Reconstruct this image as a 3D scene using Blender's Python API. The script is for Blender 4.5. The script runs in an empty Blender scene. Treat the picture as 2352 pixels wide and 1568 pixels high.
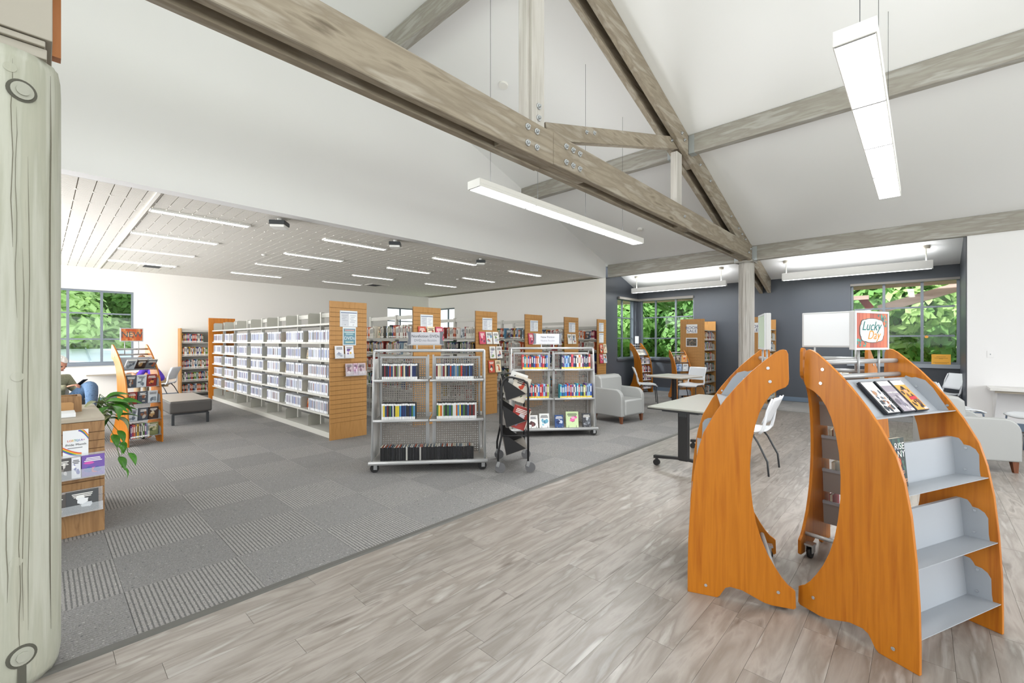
import bpy, bmesh, math, random
from mathutils import Vector, Matrix
random.seed(7)
R = random.Random(11)
S = bpy.context.scene
COL = S.collection

# ---------------------------------------------------------------- camera, world, sun, exposure
cam_d = bpy.data.cameras.new('camera'); cam_d.sensor_width = 36; cam_d.lens = 1010/2352*36
cam_d.clip_start = .05; cam_d.clip_end = 300
cam = bpy.data.objects.new('camera', cam_d); COL.objects.link(cam)
cam.location = (0, 0, 1.5); cam.rotation_euler = (math.pi/2, 0, math.radians(43))
S.camera = cam
S.view_settings.view_transform = 'Standard'; S.view_settings.look = 'None'
S.view_settings.gamma = 1; S.view_settings.use_curve_mapping = False
S.view_settings.exposure = 0.38
S.cycles.max_bounces = 7; S.cycles.diffuse_bounces = 5; S.cycles.glossy_bounces = 3
S.cycles.transmission_bounces = 4; S.cycles.transparent_max_bounces = 6
S.cycles.sample_clamp_indirect = 4; S.cycles.caustics_reflective = False; S.cycles.caustics_refractive = False
S.cycles.use_denoising = True
W_ = bpy.data.worlds.new('sky'); S.world = W_; W_.use_nodes = True
nt = W_.node_tree; bg = nt.nodes['Background']
tc = nt.nodes.new('ShaderNodeTexCoord'); nz = nt.nodes.new('ShaderNodeTexNoise'); nz.inputs['Scale'].default_value = 3
nz.inputs['Detail'].default_value = 5
cr = nt.nodes.new('ShaderNodeValToRGB'); cr.color_ramp.elements[0].position = .35; cr.color_ramp.elements[1].position = .6
cr.color_ramp.elements[0].color = (.62, .78, 1, 1); cr.color_ramp.elements[1].color = (.95, .97, 1, 1)
nt.links.new(tc.outputs['Generated'], nz.inputs['Vector']); nt.links.new(nz.outputs['Fac'], cr.inputs['Fac'])
nt.links.new(cr.outputs['Color'], bg.inputs['Color']); bg.inputs['Strength'].default_value = 1.5

def light(name, kind, loc, rot, energy, size=1, size_y=None, color=(1, 1, 1)):
    d = bpy.data.lights.new(name, kind); d.energy = energy; d.color = color
    if kind == 'AREA':
        d.size = size
        if size_y: d.shape = 'RECTANGLE'; d.size_y = size_y
    o = bpy.data.objects.new(name, d); COL.objects.link(o); o.location = loc; o.rotation_euler = rot
    return o
sun = light('sun', 'SUN', (0, 0, 20), (math.radians(38), 0, math.radians(-40)), 5.0); sun.data.angle = math.radians(3)
# added area lights standing in for daylight from the unseen sides and the ridge
light('window_daylight_back', 'AREA', (0, -5.8, 2.6), (math.radians(100), 0, 0), 165, 9, 2.6, (.95, .98, 1))
light('window_daylight_right', 'AREA', (6.8, 3.5, 1.9), (math.radians(98), 0, math.radians(90)), 340, 9, 2.2, (.95, .98, 1))
light('skylight_daylight', 'AREA', (1.5, 0.2, 6.6), (math.radians(14), 0, 0), 90, 5, 1.6, (.95, .98, 1))  # added below the closed roof slab, which has no opening
light('window_daylight_library', 'AREA', (-10.8, -2.8, 1.9), (math.radians(105), 0, 0), 480, 7, 2.4, (.97, .98, 1))  # added fill, tilted up at the low ceiling; the wall behind is closed

# ---------------------------------------------------------------- helpers
def lin(c):
    if isinstance(c, str):
        c = c.lstrip('#'); c = [int(c[i:i+2], 16)/255 for i in (0, 2, 4)]
        return tuple((x/12.92 if x <= .04045 else ((x+.055)/1.055)**2.4) for x in c)
    return tuple(c)
MATS = {}
def mat(name, color, rough=.5, metal=0, emit=0, spec=.5):
    if name in MATS: return MATS[name]
    m = bpy.data.materials.new(name); m.use_nodes = True; b = m.node_tree.nodes['Principled BSDF']
    c = lin(color); b.inputs['Base Color'].default_value = (*c, 1)
    b.inputs['Roughness'].default_value = rough; b.inputs['Metallic'].default_value = metal
    b.inputs['Specular IOR Level'].default_value = spec
    if emit: b.inputs['Emission Color'].default_value = (*c, 1); b.inputs['Emission Strength'].default_value = emit
    m.diffuse_color = (*c, 1); MATS[name] = m
    return m
def texmat(name, cols, scale=(1, 1, 1), ns=4, detail=6, rough=.5, bump=0, pos=(.3, .7), distort=0, rnd=False, coord='Object', bscale=None, spec=.4, metal=0, rndamt=.25, kind='NOISE'):
    """colour ramp over stretched noise; rnd shifts value per object"""
    m = mat(name, cols[0], rough, metal); nt = m.node_tree; N = nt.nodes; L = nt.links; b = N['Principled BSDF']
    b.inputs['Specular IOR Level'].default_value = spec
    tc = N.new('ShaderNodeTexCoord'); mp = N.new('ShaderNodeMapping'); mp.inputs['Scale'].default_value = scale
    L.new(tc.outputs[coord], mp.inputs['Vector'])
    vec = mp.outputs['Vector']
    if rnd:
        oi = N.new('ShaderNodeObjectInfo'); ad = N.new('ShaderNodeVectorMath'); ad.operation = 'ADD'
        mu = N.new('ShaderNodeVectorMath'); mu.operation = 'SCALE'; mu.inputs['Scale'].default_value = 37
        cb = N.new('ShaderNodeCombineXYZ'); L.new(oi.outputs['Random'], cb.inputs[0]); L.new(oi.outputs['Random'], cb.inputs[1])
        L.new(cb.outputs[0], mu.inputs[0]); L.new(vec, ad.inputs[0]); L.new(mu.outputs[0], ad.inputs[1]); vec = ad.outputs[0]
    n = N.new('ShaderNodeTexNoise'); n.inputs['Scale'].default_value = ns; n.inputs['Detail'].default_value = detail
    n.inputs['Distortion'].default_value = distort
    L.new(vec, n.inputs['Vector'])
    r = N.new('ShaderNodeValToRGB'); L.new(n.outputs['Fac'], r.inputs['Fac'])
    e = r.color_ramp.elements
    while len(e) < len(cols): e.new(.5)
    for i, c in enumerate(cols):
        e[i].position = pos[0]+(pos[1]-pos[0])*i/(len(cols)-1); e[i].color = (*lin(c), 1)
    out = r.outputs['Color']
    if rnd:
        hv = N.new('ShaderNodeHueSaturation'); mr = N.new('ShaderNodeMapRange')
        mr.inputs['To Min'].default_value = 1-rndamt; mr.inputs['To Max'].default_value = 1+rndamt*.6
        L.new(oi.outputs['Random'], mr.inputs['Value']); L.new(mr.outputs[0], hv.inputs['Value']); L.new(out, hv.inputs['Color']); out = hv.outputs['Color']
    L.new(out, b.inputs['Base Color'])
    if bump:
        bp = N.new('ShaderNodeBump'); bp.inputs['Strength'].default_value = bump; bp.inputs['Distance'].default_value = .01
        src = n
        if bscale:
            src = N.new('ShaderNodeTexNoise'); src.inputs['Scale'].default_value = bscale; src.inputs['Detail'].default_value = 3; L.new(vec, src.inputs['Vector'])
        L.new(src.outputs['Fac'], bp.inputs['Height']); L.new(bp.outputs['Normal'], b.inputs['Normal'])
    return m
def colmat(name, rough=.45):
    """flat print: colour stored per face"""
    m = mat(name, (1, 1, 1), rough); N = m.node_tree.nodes
    a = N.new('ShaderNodeAttribute'); a.attribute_name = 'col'
    m.node_tree.links.new(a.outputs['Color'], N['Principled BSDF'].inputs['Base Color'])
    return m

class MB:
    def __init__(s): s.v = []; s.f = []; s.c = []; s.mi = []; s.cur = (1, 1, 1); s.m = 0; s.smooth = set(); s.M = None
    def _av(s, pts):
        i = len(s.v)
        s.v += [tuple(s.M @ Vector(p)) if s.M else tuple(p) for p in pts]
        return i
    def face(s, idx, sm=False):
        if sm: s.smooth.add(len(s.f))
        s.f.append(tuple(idx)); s.c.append(s.cur); s.mi.append(s.m)
    def hexa(s, p):
        i = s._av(p)
        for q in ((3, 2, 1, 0), (4, 5, 6, 7), (0, 1, 5, 4), (1, 2, 6, 5), (2, 3, 7, 6), (3, 0, 4, 7)): s.face([i+k for k in q])
        return s
    def bx(s, x0, x1, y0, y1, z0, z1):
        return s.hexa([(x0, y0, z0), (x1, y0, z0), (x1, y1, z0), (x0, y1, z0), (x0, y0, z1), (x1, y0, z1), (x1, y1, z1), (x0, y1, z1)])
    def box(s, c, d, rot=None):
        x, y, z = d[0]/2, d[1]/2, d[2]/2
        P = [(-x, -y, -z), (x, -y, -z), (x, y, -z), (-x, y, -z), (-x, -y, z), (x, -y, z), (x, y, z), (-x, y, z)]
        M = Matrix.Translation(c) @ (rot if rot else Matrix())
        return s.hexa([M @ Vector(p) for p in P])
    def bar(s, a, b, w, h):
        """square bar from a to b, w horizontal width, h the other"""
        a = Vector(a); b = Vector(b); d = (b-a).normalized()
        up = Vector((0, 0, 1)) if abs(d.z) < .95 else Vector((0, 1, 0))
        x = d.cross(up).normalized(); y = x.cross(d).normalized()
        P = []
        for q in (a, b):
            P += [q-x*w/2-y*h/2, q+x*w/2-y*h/2, q+x*w/2+y*h/2, q-x*w/2+y*h/2]
        return s.hexa(P)
    def quad(s, *p):
        i = s._av(p); s.face(range(i, i+len(p))); return s
    def prism(s, pts, fr, th, cap=True):
        """pts 2-D; fr=(origin,u,v,n); extruded th along n"""
        o, u, v, n = [Vector(q) for q in fr]; k = len(pts)
        i = s._av([o+u*a+v*b for a, b in pts]+[o+u*a+v*b+n*th for a, b in pts])
        s.face([i+j for j in range(k)][::-1]); s.face([i+k+j for j in range(k)])
        for j in range(k): s.face([i+j, i+(j+1) % k, i+k+(j+1) % k, i+k+j])
        return s
    def tube(s, pts, r, seg=8, closed=False):
        pts = [Vector(p) for p in pts]; n = len(pts); rings = []
        rr = r if isinstance(r, (list, tuple)) else [r]*n
        prev = None
        for k, p in enumerate(pts):
            if closed: d = (pts[(k+1) % n]-pts[k-1]).normalized()
            else: d = ((pts[min(k+1, n-1)]-pts[max(k-1, 0)])).normalized()
            if prev is None:
                a = Vector((0, 0, 1)) if abs(d.z) < .9 else Vector((1, 0, 0))
                x = d.cross(a).normalized()
            else:
                x = (prev-d*prev.dot(d)).normalized()
            prev = x; y = d.cross(x)
            rings.append(s._av([p+(x*math.cos(2*math.pi*j/seg)+y*math.sin(2*math.pi*j/seg))*rr[k] for j in range(seg)]))
        for k in range(n if closed else n-1):
            a, b = rings[k], rings[(k+1) % n]
            for j in range(seg): s.face([a+j, a+(j+1) % seg, b+(j+1) % seg, b+j], True)
        if not closed:
            s.face([rings[0]+j for j in range(seg)][::-1]); s.face([rings[-1]+j for j in range(seg)])
        return s
    def cyl(s, a, b, r, seg=16, r2=None): return s.tube([a, b], [r, r if r2 is None else r2], seg)
    def lathe(s, prof, c=(0, 0, 0), seg=20):
        rings = []
        for r, z in prof: rings.append(s._av([(c[0]+r*math.cos(2*math.pi*j/seg), c[1]+r*math.sin(2*math.pi*j/seg), c[2]+z) for j in range(seg)]))
        for a, b in zip(rings, rings[1:]):
            for j in range(seg): s.face([a+j, a+(j+1) % seg, b+(j+1) % seg, b+j], True)
        s.face([rings[0]+j for j in range(seg)][::-1]); s.face([rings[-1]+j for j in range(seg)])
        return s
    def grid(s, fn, nu, nv, th=None):
        """surface fn(u,v)->point, u,v 0..1"""
        i = s._av([fn(a/nu, b/nv) for b in range(nv+1) for a in range(nu+1)])
        for b in range(nv):
            for a in range(nu):
                k = i+b*(nu+1)+a; s.face([k, k+1, k+nu+2, k+nu+1], True)
        return s
    def mesh(s, name):
        me = bpy.data.meshes.new(name); me.from_pydata(s.v, [], s.f)
        if any(c != (1, 1, 1) for c in s.c):
            at = me.color_attributes.new('col', 'FLOAT_COLOR', 'CORNER'); buf = []
            for f, c in zip(s.f, s.c): buf += [c[0], c[1], c[2], 1]*len(f)
            at.data.foreach_set('color', buf)
        if s.smooth: me.polygons.foreach_set('use_smooth', [i in s.smooth for i in range(len(s.f))])
        if any(s.mi): me.polygons.foreach_set('material_index', s.mi)
        me.update(); return me

def link(name, me, m=None, parent=None):
    o = bpy.data.objects.new(name, me); COL.objects.link(o)
    if m is not None and me is not None and not me.materials:
        for q in (m if isinstance(m, (list, tuple)) else [m]): me.materials.append(q)
    if parent is not None: o.parent = parent
    return o
def part(name, b, m, parent, label=None, bevel=0, seg=2):
    o = link(name, b.mesh(name) if isinstance(b, MB) else b, m, parent)
    if label: o['label'] = label
    if bevel: bev(o, bevel, seg)
    return o
def bev(o, w, seg=2):
    q = o.modifiers.new('bevel', 'BEVEL'); q.width = w; q.segments = seg; q.limit_method = 'ANGLE'; q.angle_limit = math.radians(50)
def islands(b):
    par = list(range(len(b.v)))
    def find(x):
        while par[x] != x: par[x] = par[par[x]]; x = par[x]
        return x
    for f in b.f:
        r = find(f[0])
        for q in f[1:]: par[find(q)] = r
    g = {}
    for k, f in enumerate(b.f): g.setdefault(find(f[0]), []).append(k)
    out = []
    for fs in g.values():
        n = MB(); mp = {}
        for k in fs:
            for q in b.f[k]:
                if q not in mp: mp[q] = len(n.v); n.v.append(b.v[q])
            if k in b.smooth: n.smooth.add(len(n.f))
            n.f.append(tuple(mp[q] for q in b.f[k])); n.c.append(b.c[k]); n.mi.append(b.mi[k])
        out.append(n)
    return out
def parts(name, b, m, parent, label=None, bevel=0):
    for q in islands(b): part(name, q, m, parent, label, bevel)
def tag(o, label, cat, group=None, kind=None):
    if label: o['label'] = label
    if cat: o['category'] = cat
    if group: o['group'] = group
    if kind: o['kind'] = kind
    return o
def thing(name, label, cat, loc=(0, 0, 0), rz=0, group=None):
    o = bpy.data.objects.new(name, None); COL.objects.link(o); o.empty_display_size = .1
    o.location = loc; o.rotation_euler = (0, 0, rz)
    return tag(o, label, cat, group)
def struct(name, b, m, label=None, parent=None):
    o = link(name, b.mesh(name), m, parent)
    if parent is None: o['kind'] = 'structure'
    if label: o['label'] = label
    return o
def kids(o): return [c for c in bpy.data.objects if c.parent == o]
def copy_tree(o, loc=None, rz=None, label=None, group=None):
    ch = {}
    for c in bpy.data.objects:
        if c.parent: ch.setdefault(c.parent.name, []).append(c)
    def rec(s, par):
        c = s.copy(); COL.objects.link(c)
        if par: c.parent = par
        for k in ch.get(s.name, []): rec(k, c)
        return c
    r = rec(o, None)
    if loc: r.location = loc
    if rz is not None: r.rotation_euler = (0, 0, rz)
    if label: r['label'] = label
    if group: r['group'] = group
    return r
def text(s, size, m, parent, M, name='lettering', ext=.0008, align='CENTER', sx=1, shear=0):
    cu = bpy.data.curves.new(name, 'FONT'); cu.body = s; cu.size = size; cu.extrude = ext; cu.align_x = align; cu.align_y = 'CENTER'; cu.shear = shear; cu.resolution_u = 4
    t = bpy.data.objects.new('tmp', cu); COL.objects.link(t)
    bpy.context.view_layer.update()
    me = bpy.data.meshes.new_from_object(t.evaluated_get(bpy.context.evaluated_depsgraph_get()))
    bpy.data.objects.remove(t); bpy.data.curves.remove(cu)
    if sx != 1: me.transform(Matrix.Diagonal((sx, 1, 1, 1)))
    me.transform(M); me.materials.clear(); me.materials.append(m)
    o = bpy.data.objects.new(name, me); COL.objects.link(o); o.parent = parent
    return o
def frame(o, x, y):
    """matrix with local x,y axes given; z = x cross y"""
    x = Vector(x).normalized(); y = Vector(y).normalized(); z = x.cross(y)
    return Matrix(((x[0], y[0], z[0], o[0]), (x[1], y[1], z[1], o[1]), (x[2], y[2], z[2], o[2]), (0, 0, 0, 1)))
FRONT = lambda x, y, z: frame((x, y, z), (1, 0, 0), (0, 0, 1))   # text upright, readable from -Y
RIGHT = lambda x, y, z: frame((x, y, z), (0, 1, 0), (0, 0, 1))   # readable from +X

# ---------------------------------------------------------------- materials
M_white = mat('white_wall_paint', '#e9e8e8', .75, spec=.2)
M_warm = mat('warm_white_wall_paint', '#ebe8e2', .75, spec=.2)
M_ceil = mat('ceiling_paint', '#efefef', .85, spec=.2)
M_grey = mat('slate_grey_wall_paint', '#4e5259', .42, spec=.35)
M_base = mat('grey_blue_baseboard', '#68788a', .45)
M_lib_ceil = mat('library_ceiling_panel', '#e3dfd8', .8, spec=.2)
M_lib_gap = mat('library_ceiling_joint', '#b9b2a6', .9, spec=.1)
M_win = mat('window_frame_grey', '#6f7780', .35)
M_steel = mat('light_grey_steel', '#a3a8ae', .4, .0)
M_shelf = mat('putty_shelf_enamel', '#b9b8b1', .45)
M_shelfd = mat('putty_bookend', '#adaca2', .5)
M_silver = mat('silver_tube', '#b4b5b5', .35, .3)
M_black = mat('black_metal', '#1b1b1d', .45)
M_char = mat('charcoal_metal', '#3b3e41', .45, .2)
M_rubber = mat('black_rubber', '#161616', .6)
M_chrome = mat('bright_zinc', '#c9ccce', .25, .8)
M_seat = mat('white_plastic', '#dfe2e6', .4)
M_vinyl = mat('light_grey_vinyl', '#9fa09e', .38)
M_dkvinyl = mat('dark_grey_vinyl', '#55524f', .5)
M_ltvinyl = mat('taupe_vinyl', '#a09a92', .4)
M_paper = mat('white_paper', '#eceef0', .6)
M_ink = mat('dark_ink', '#2c2e34', .7)
M_emit = mat('lamp_diffuser', (.99, 1, 1), .5, 0, 11.0)
M_emit_d = mat('dim_lamp_diffuser', (1, .97, .92), .5, 0, 1.1)
M_pend = mat('white_lamp_housing', '#ecebe8', .5)
M_print = colmat('printed_cover')
M_honey = texmat('honey_maple_veneer', ['#a45a0e', '#bf741a', '#b06712'], (9, 9, .5), 3, 5, .38, .03, (.3, .7), rnd=False)
M_endw = texmat('oak_slatwall_veneer', ['#a97a42', '#bb8b52', '#b08148'], (6, 6, .8), 4, 6, .5, .03)
M_walnut = texmat('walnut_slatwall_veneer', ['#7d5a38', '#a07a50', '#8f6a42'], (7, 7, .8), 3.4, 6, .5, .03, (.3, .7), 1.2)
M_timber_y = texmat('grey_washed_timber_along_y', ['#6c6152', '#9d9281', '#8a7f6f', '#a79e90', '#94897a'], (4, .55, 4), 2.6, 12, .75, .35, (.25, .75), .25)
M_timber_x = texmat('grey_washed_timber_along_x', ['#807a70', '#a6a39a', '#98938a', '#b1afa9', '#9d998f'], (.55, 4, 4), 2.6, 12, .75, .35, (.25, .75), .25)
M_timber_z = texmat('grey_washed_timber_along_z', ['#a9a39b', '#c4c0ba', '#b6b1aa', '#cfccc7'], (4, 4, .25), 3, 9, .7, .25, (.28, .72), .4)
M_post = texmat('pale_weathered_log', ['#8f8d7c', '#b4b4a4', '#acad9d', '#bcbdb0', '#b6b6a8'], (9, 9, .5), 3, 9, .75, .2, (.18, .75), .2)
M_crack = mat('timber_crack', '#6f6b5c', .9)

# ---------------------------------------------------------------- floor
M_plank = texmat('grey_oak_vinyl_plank', ['#685f57', '#9f9891', '#857d75', '#b5b1ac'], (5, .8, 1), 2.4, 9, .32, .05, (.27, .73), .45, rnd=True, rndamt=.13, spec=.5)
M_sub = mat('plank_joint', '#6f675e', .8)
floor = struct('floor', MB().bx(-2.9, 7.2, -6.2, 10.96, -.06, -.004).bx(.6, 7.2, 10.96, 11.3, -.06, 0), M_sub, 'grey wood-look vinyl plank floor')
PW, PL = .1425, .92
plank = MB().bx(.0006, PW-.0006, .0008, PL-.0008, -.004, 0).mesh('plank'); plank.materials.append(M_plank)
cells = []
yc = lambda x, y: math.hypot(x, y)
nx = int(10.1/PW)+1
for i in range(nx):
    x = -2.88+i*PW; off = (i*.37+(i % 3)*.21) % 1*PL
    y = -6.2+off-PL
    while y < 10.95:
        y0, y1 = max(y, -6.2), min(y+PL, 10.95)
        if y1-y0 > .02: cells.append((x, y0, y1))
        y += PL
def vis(x, y):
    a = math.radians(43); d = -x*math.sin(a)+y*math.cos(a); r = x*math.cos(a)+y*math.sin(a)
    return d > .8 and abs(r/d) < 1.22
full = [c for c in cells if abs((c[2]-c[1])-PL) < 1e-3 and c[0] < 6.9 and vis(c[0], (c[1]+c[2])/2)]
full.sort(key=lambda c: yc(c[0], (c[1]+c[2])/2)); indiv = set(full[:300])
for c in full[:300]:
    o = link('plank', plank, None, floor); o.location = (c[0], c[1], 0)
rb = MB()
for c in cells:
    if c not in indiv: rb.bx(c[0]+.0006, min(c[0]+PW-.0006, 7.1), c[1]+.0008, c[2]-.0008, -.004, 0)
o = part('more_planks', rb, M_plank, floor); o['kind'] = 'stuff'

def ribmat(name, axis):
    m = texmat(name, ['#676768', '#959494', '#807f7e', '#a9a8a6'], (1, 1, 1), 55, 3, .9, .35, (.3, .7), 0, rnd=True, rndamt=.06, spec=.1)
    N = m.node_tree.nodes; L = m.node_tree.links; b = N['Principled BSDF']
    w = N.new('ShaderNodeTexWave'); w.wave_type = 'BANDS'; w.bands_direction = axis; w.inputs['Scale'].default_value = 14
    w.inputs['Distortion'].default_value = 1.2; w.inputs['Detail Scale'].default_value = 6
    tcn = N.new('ShaderNodeTexCoord'); L.new(tcn.outputs['Object'], w.inputs['Vector'])
    src = b.inputs['Base Color'].links[0].from_socket
    mx = N.new('ShaderNodeMix'); mx.data_type = 'RGBA'; mx.blend_type = 'MULTIPLY'; mx.inputs[0].default_value = 1
    r = N.new('ShaderNodeValToRGB'); r.color_ramp.elements[0].color = (.56, .56, .56, 1); r.color_ramp.elements[0].position = .1
    r.color_ramp.elements[1].color = (1.15, 1.13, 1.1, 1); r.color_ramp.elements[1].position = .5
    if axis == 'X': r.color_ramp.elements[0].color = (.78, .78, .78, 1); r.color_ramp.elements[1].color = (.90, .89, .88, 1)
    L.new(w.outputs['Fac'], r.inputs['Fac']); L.new(src, mx.inputs[6]); L.new(r.outputs['Color'], mx.inputs[7]); L.new(mx.outputs[2], b.inputs['Base Color'])
    return m
M_cx = ribmat('striped_carpet_pile', 'Y'); M_cy = ribmat('fine_carpet_pile', 'X')
cb = MB().bx(-15.2, -2.9, -3.2, 11.2, -.06, -.004); cb.bx(-2.9, .6, 10.97, 13, -.06, -.004); cb.bx(-6.7, -2.9, 11.2, 13, -.06, -.004)
carpet = struct('floor', cb, mat('carpet_backing', '#55534f', .95), 'grey carpet laid in striped tiles')
CT = .6
ta = MB().bx(.0008, CT-.0008, .0008, CT-.0008, -.004, .001).mesh('carpet_tile'); ta.materials.append(M_cx)
tb = MB().bx(.0008, CT-.0008, .0008, CT-.0008, -.004, .001).mesh('carpet_tile'); tb.materials.append(M_cy)
tl = []
for i in range(21):
    for j in range(28):
        x = -2.89-(i+1)*CT; y = .34-3.6+j*CT
        if x < -15.2 or (y > 11.1 and x < -6.8): continue
        if y > 12.9-.1: continue
        tl.append((x, y, (i+j+1) % 2))
for i in range(6):
    for j in range(3): tl.append((-2.89+i*CT, 10.98+j*CT, (i+j) % 2))
tv = sorted([t for t in tl if vis(t[0]+.3, t[1]+.3)], key=lambda t: yc(t[0], t[1]))[:300]
ts = set(tv)
for t in tv:
    o = link('carpet_tile', ta if t[2] else tb, None, carpet); o.location = (t[0], t[1], 0)
ra, rbb = MB(), MB()
for t in tl:
    if t not in ts: (ra if t[2] else rbb).bx(t[0]+.0008, t[0]+CT-.0008, t[1]+.0008, t[1]+CT-.0008, -.004, .001)
for q, mm in ((ra, M_cx), (rbb, M_cy)):
    o = part('more_carpet_tiles', q, mm, carpet); o['kind'] = 'stuff'
M_trim = mat('dark_transition_strip', '#5d5c58', .6)
struct('trim_1', MB().prism([(-.035, 0), (.035, 0), (.02, .006), (-.02, .006)], ((-2.905, -3, 0), (1, 0, 0), (0, 0, 1), (0, 1, 0)), 13.98), M_trim, 'dark strip between carpet and planks')
struct('trim_2', MB().prism([(-.02, 0), (.02, 0), (.012, .005), (-.012, .005)], ((-2.87, 10.96, 0), (0, 1, 0), (0, 0, 1), (1, 0, 0)), 3.5), M_trim, 'dark strip between planks and far carpet')

# ---------------------------------------------------------------- shell
RZ = lambda y: 3.10+.335*(12.9-y) if y > 1 else 7.087-.335*(1-y)
def wall_with_holes(b, axis, c0, c1, a0, a1, z0, z1, holes, ztop=None):
    """wall slab: axis 'x' = plane X const between c0,c1 spanning a (=Y); holes (a0,a1,z0,z1)"""
    holes = sorted(holes); cur = a0; segs = []
    for h in holes:
        segs += [(cur, h[0], z0, z1), (h[0], h[1], z0, h[2]), (h[0], h[1], h[3], z1)]; cur = h[1]
    segs.append((cur, a1, z0, z1))
    for s0, s1, q0, q1 in segs:
        if s1-s0 < 1e-4 or q1-q0 < 1e-4: continue
        if axis == 'x': b.bx(c0, c1, s0, s1, q0, q1)
        else: b.bx(s0, s1, c0, c1, q0, q1)
    return b
def gable(b, x0, x1, y0, y1, zb, n=1):
    ys = [y0]+([1] if y0 < 1 < y1 else [])+[y1]
    for a, c in zip(ys, ys[1:]):
        b.hexa([(x0, a, zb), (x1, a, zb), (x1, c, zb), (x0, c, zb), (x0, a, RZ(a)+.02), (x1, a, RZ(a)+.02), (x1, c, RZ(c)+.02), (x0, c, RZ(c)+.02)])
struct_b = MB(); gable(struct_b, -6.8, -6.6, -6.2, 11.0, 3.31)
struct('wall_left', struct_b, M_white, 'white gable wall above the opening to the book stacks')
XG = .57
b = MB(); wall_with_holes(b, 'x', -15.2, -15.0, -3.4, 11.2, 0, 3.34, [(-.1, 1.66, .95, 2.78), (9.08, 10.95, 1.9, 2.82)])
struct('wall_left', b, M_warm, 'white wall of the stacks with the window')
b = MB(); wall_with_holes(b, 'y', 11.0, 11.2, -15.0, -6.6, 0, 3.31, [(-14.95, -13.32, 1.9, 2.82)])
struct('wall_back', b, M_warm, 'white rear wall behind the stacks')
b = MB(); wall_with_holes(b, 'y', 12.9, 13.05, -6.8, XG+.12, 0, 3.14, [(-6.5, -4.83, .98, 2.8), (-1.22, XG+.0, 1.02, 2.83)])
struct('wall_far', b, M_grey, 'slate grey far wall')
b = MB(); wall_with_holes(b, 'x', -6.8, -6.6, 11.2, 12.9, 0, 3.0, [(11.65, 12.8, .98, 2.8)]); 
b.hexa([(-6.8, 11.2, 3.0), (-6.6, 11.2, 3.0), (-6.6, 12.9, 3.0), (-6.8, 12.9, 3.0), (-6.8, 11.2, RZ(11.2)), (-6.6, 11.2, RZ(11.2)), (-6.6, 12.9, RZ(12.9)), (-6.8, 12.9, RZ(12.9))])
b.bx(-6.6, -6.595, 11.0, 11.65, 0, 3.33)
struct('wall_left', b, M_grey, 'slate grey side wall with narrow window')
b = MB().hexa([(XG, 11.2, 0), (XG+.15, 11.2, 0), (XG+.15, 12.9, 0), (XG, 12.9, 0), (XG, 11.2, RZ(11.2)), (XG+.15, 11.2, RZ(11.2)), (XG+.15, 12.9, RZ(12.9)), (XG, 12.9, RZ(12.9))])
struct('wall_right', b, M_grey, 'slate grey return wall beside the window')
b = MB().bx(XG+.012, 7.2, 11.15, 11.3, 0, 3.75)
struct('wall_far', b, M_white, 'bright white wall at the right')
b = MB(); wall_with_holes(b, 'x', 7.0, 7.2, -6.2, 11.2, 0, 3.4, [(-1, 8, .8, 3.0)]); gable(b, 7.0, 7.2, -6.2, 11.2, 3.4)
struct('wall_right', b, M_white, 'white side wall')
b = MB(); wall_with_holes(b, 'y', -6.2, -6.0, -6.6, 7.0, 0, 4.75, [(-4.5, 4.5, 1.2, 4.0)])
struct('wall_back', b, M_white, 'white wall behind the viewer')
b = MB().bx(-15.2, -6.6, -3.4, -3.2, 0, 3.34)
struct('wall_back', b, M_warm, 'white wall closing the stacks')
b = MB().bx(-6.8, -6.6, -6.2, -3.2, 0, 3.34); struct('wall_left', b, M_white, 'white wall beyond the entrance')
# roof / vaulted ceiling with overhang
b = MB()
x0, x1 = -7.9, 7.2
def roofslab(b, y0, y1, x0, x1, th=.12):
    b.hexa([(x0, y0, RZ(y0)), (x1, y0, RZ(y0)), (x1, y1, RZ(y1)), (x0, y1, RZ(y1)), (x0, y0, RZ(y0)+th), (x1, y0, RZ(y0)+th), (x1, y1, RZ(y1)+th), (x0, y1, RZ(y1)+th)])
roofslab(b, 1.0, 13.0, -6.7, 7.2)
roofslab(b, -6.2, 1.0, -6.7, 7.2)
struct('ceiling', b, M_ceil, 'pale sloping vaulted ceiling')
# library ceiling panels
lc = struct('ceiling', MB().bx(-15.2, -6.8, -3.4, 11.2, 3.341, 3.45), M_lib_gap, 'low ceiling of ribbed panels over the stacks')
pb = MB()
for k in range(8):
    y = k*.15
    for q in range(12): pb.bx(.004+q*.05, .046+q*.05, y+.005, y+.145, 3.322, 3.3345)
M_clip = mat('white_ceiling_clip', '#f4f1ea', .6)
pb.m = 1
for k in range(8): pb.bx(-.012, .03, k*.15-.006, k*.15+.008, 3.317, 3.324)
pm = pb.mesh('ceiling_panel'); pm.materials.append(M_lib_ceil); pm.materials.append(M_clip)
light_xy = [(-7.74, 1.04), (-9.55, 1.04), (-11.36, 1.04), (-13.2, 1.04), (-7.72, 3.43), (-9.53, 3.43), (-11.3, 3.43), (-13.2, 3.43), (-7.7, 5.81), (-9.53, 5.81), (-11.3, 5.81), (-13.15, 5.81), (-7.7, 8.2), (-9.5, 8.2), (-11.3, 8.2)]
for i in range(14):
    for j in range(12):
        x = -6.8-(i+1)*.6; y = -2.56+.15*8*j-.0
        if y > 10.2: continue
        o = link('ceiling_panel', pm, None, lc); o.location = (x, y, 0)
b = MB().bx(-15, -6.8, .965, 1.005, 3.305, 3.335); part('white_ceiling_rail', b, M_clip, lc)
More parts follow.
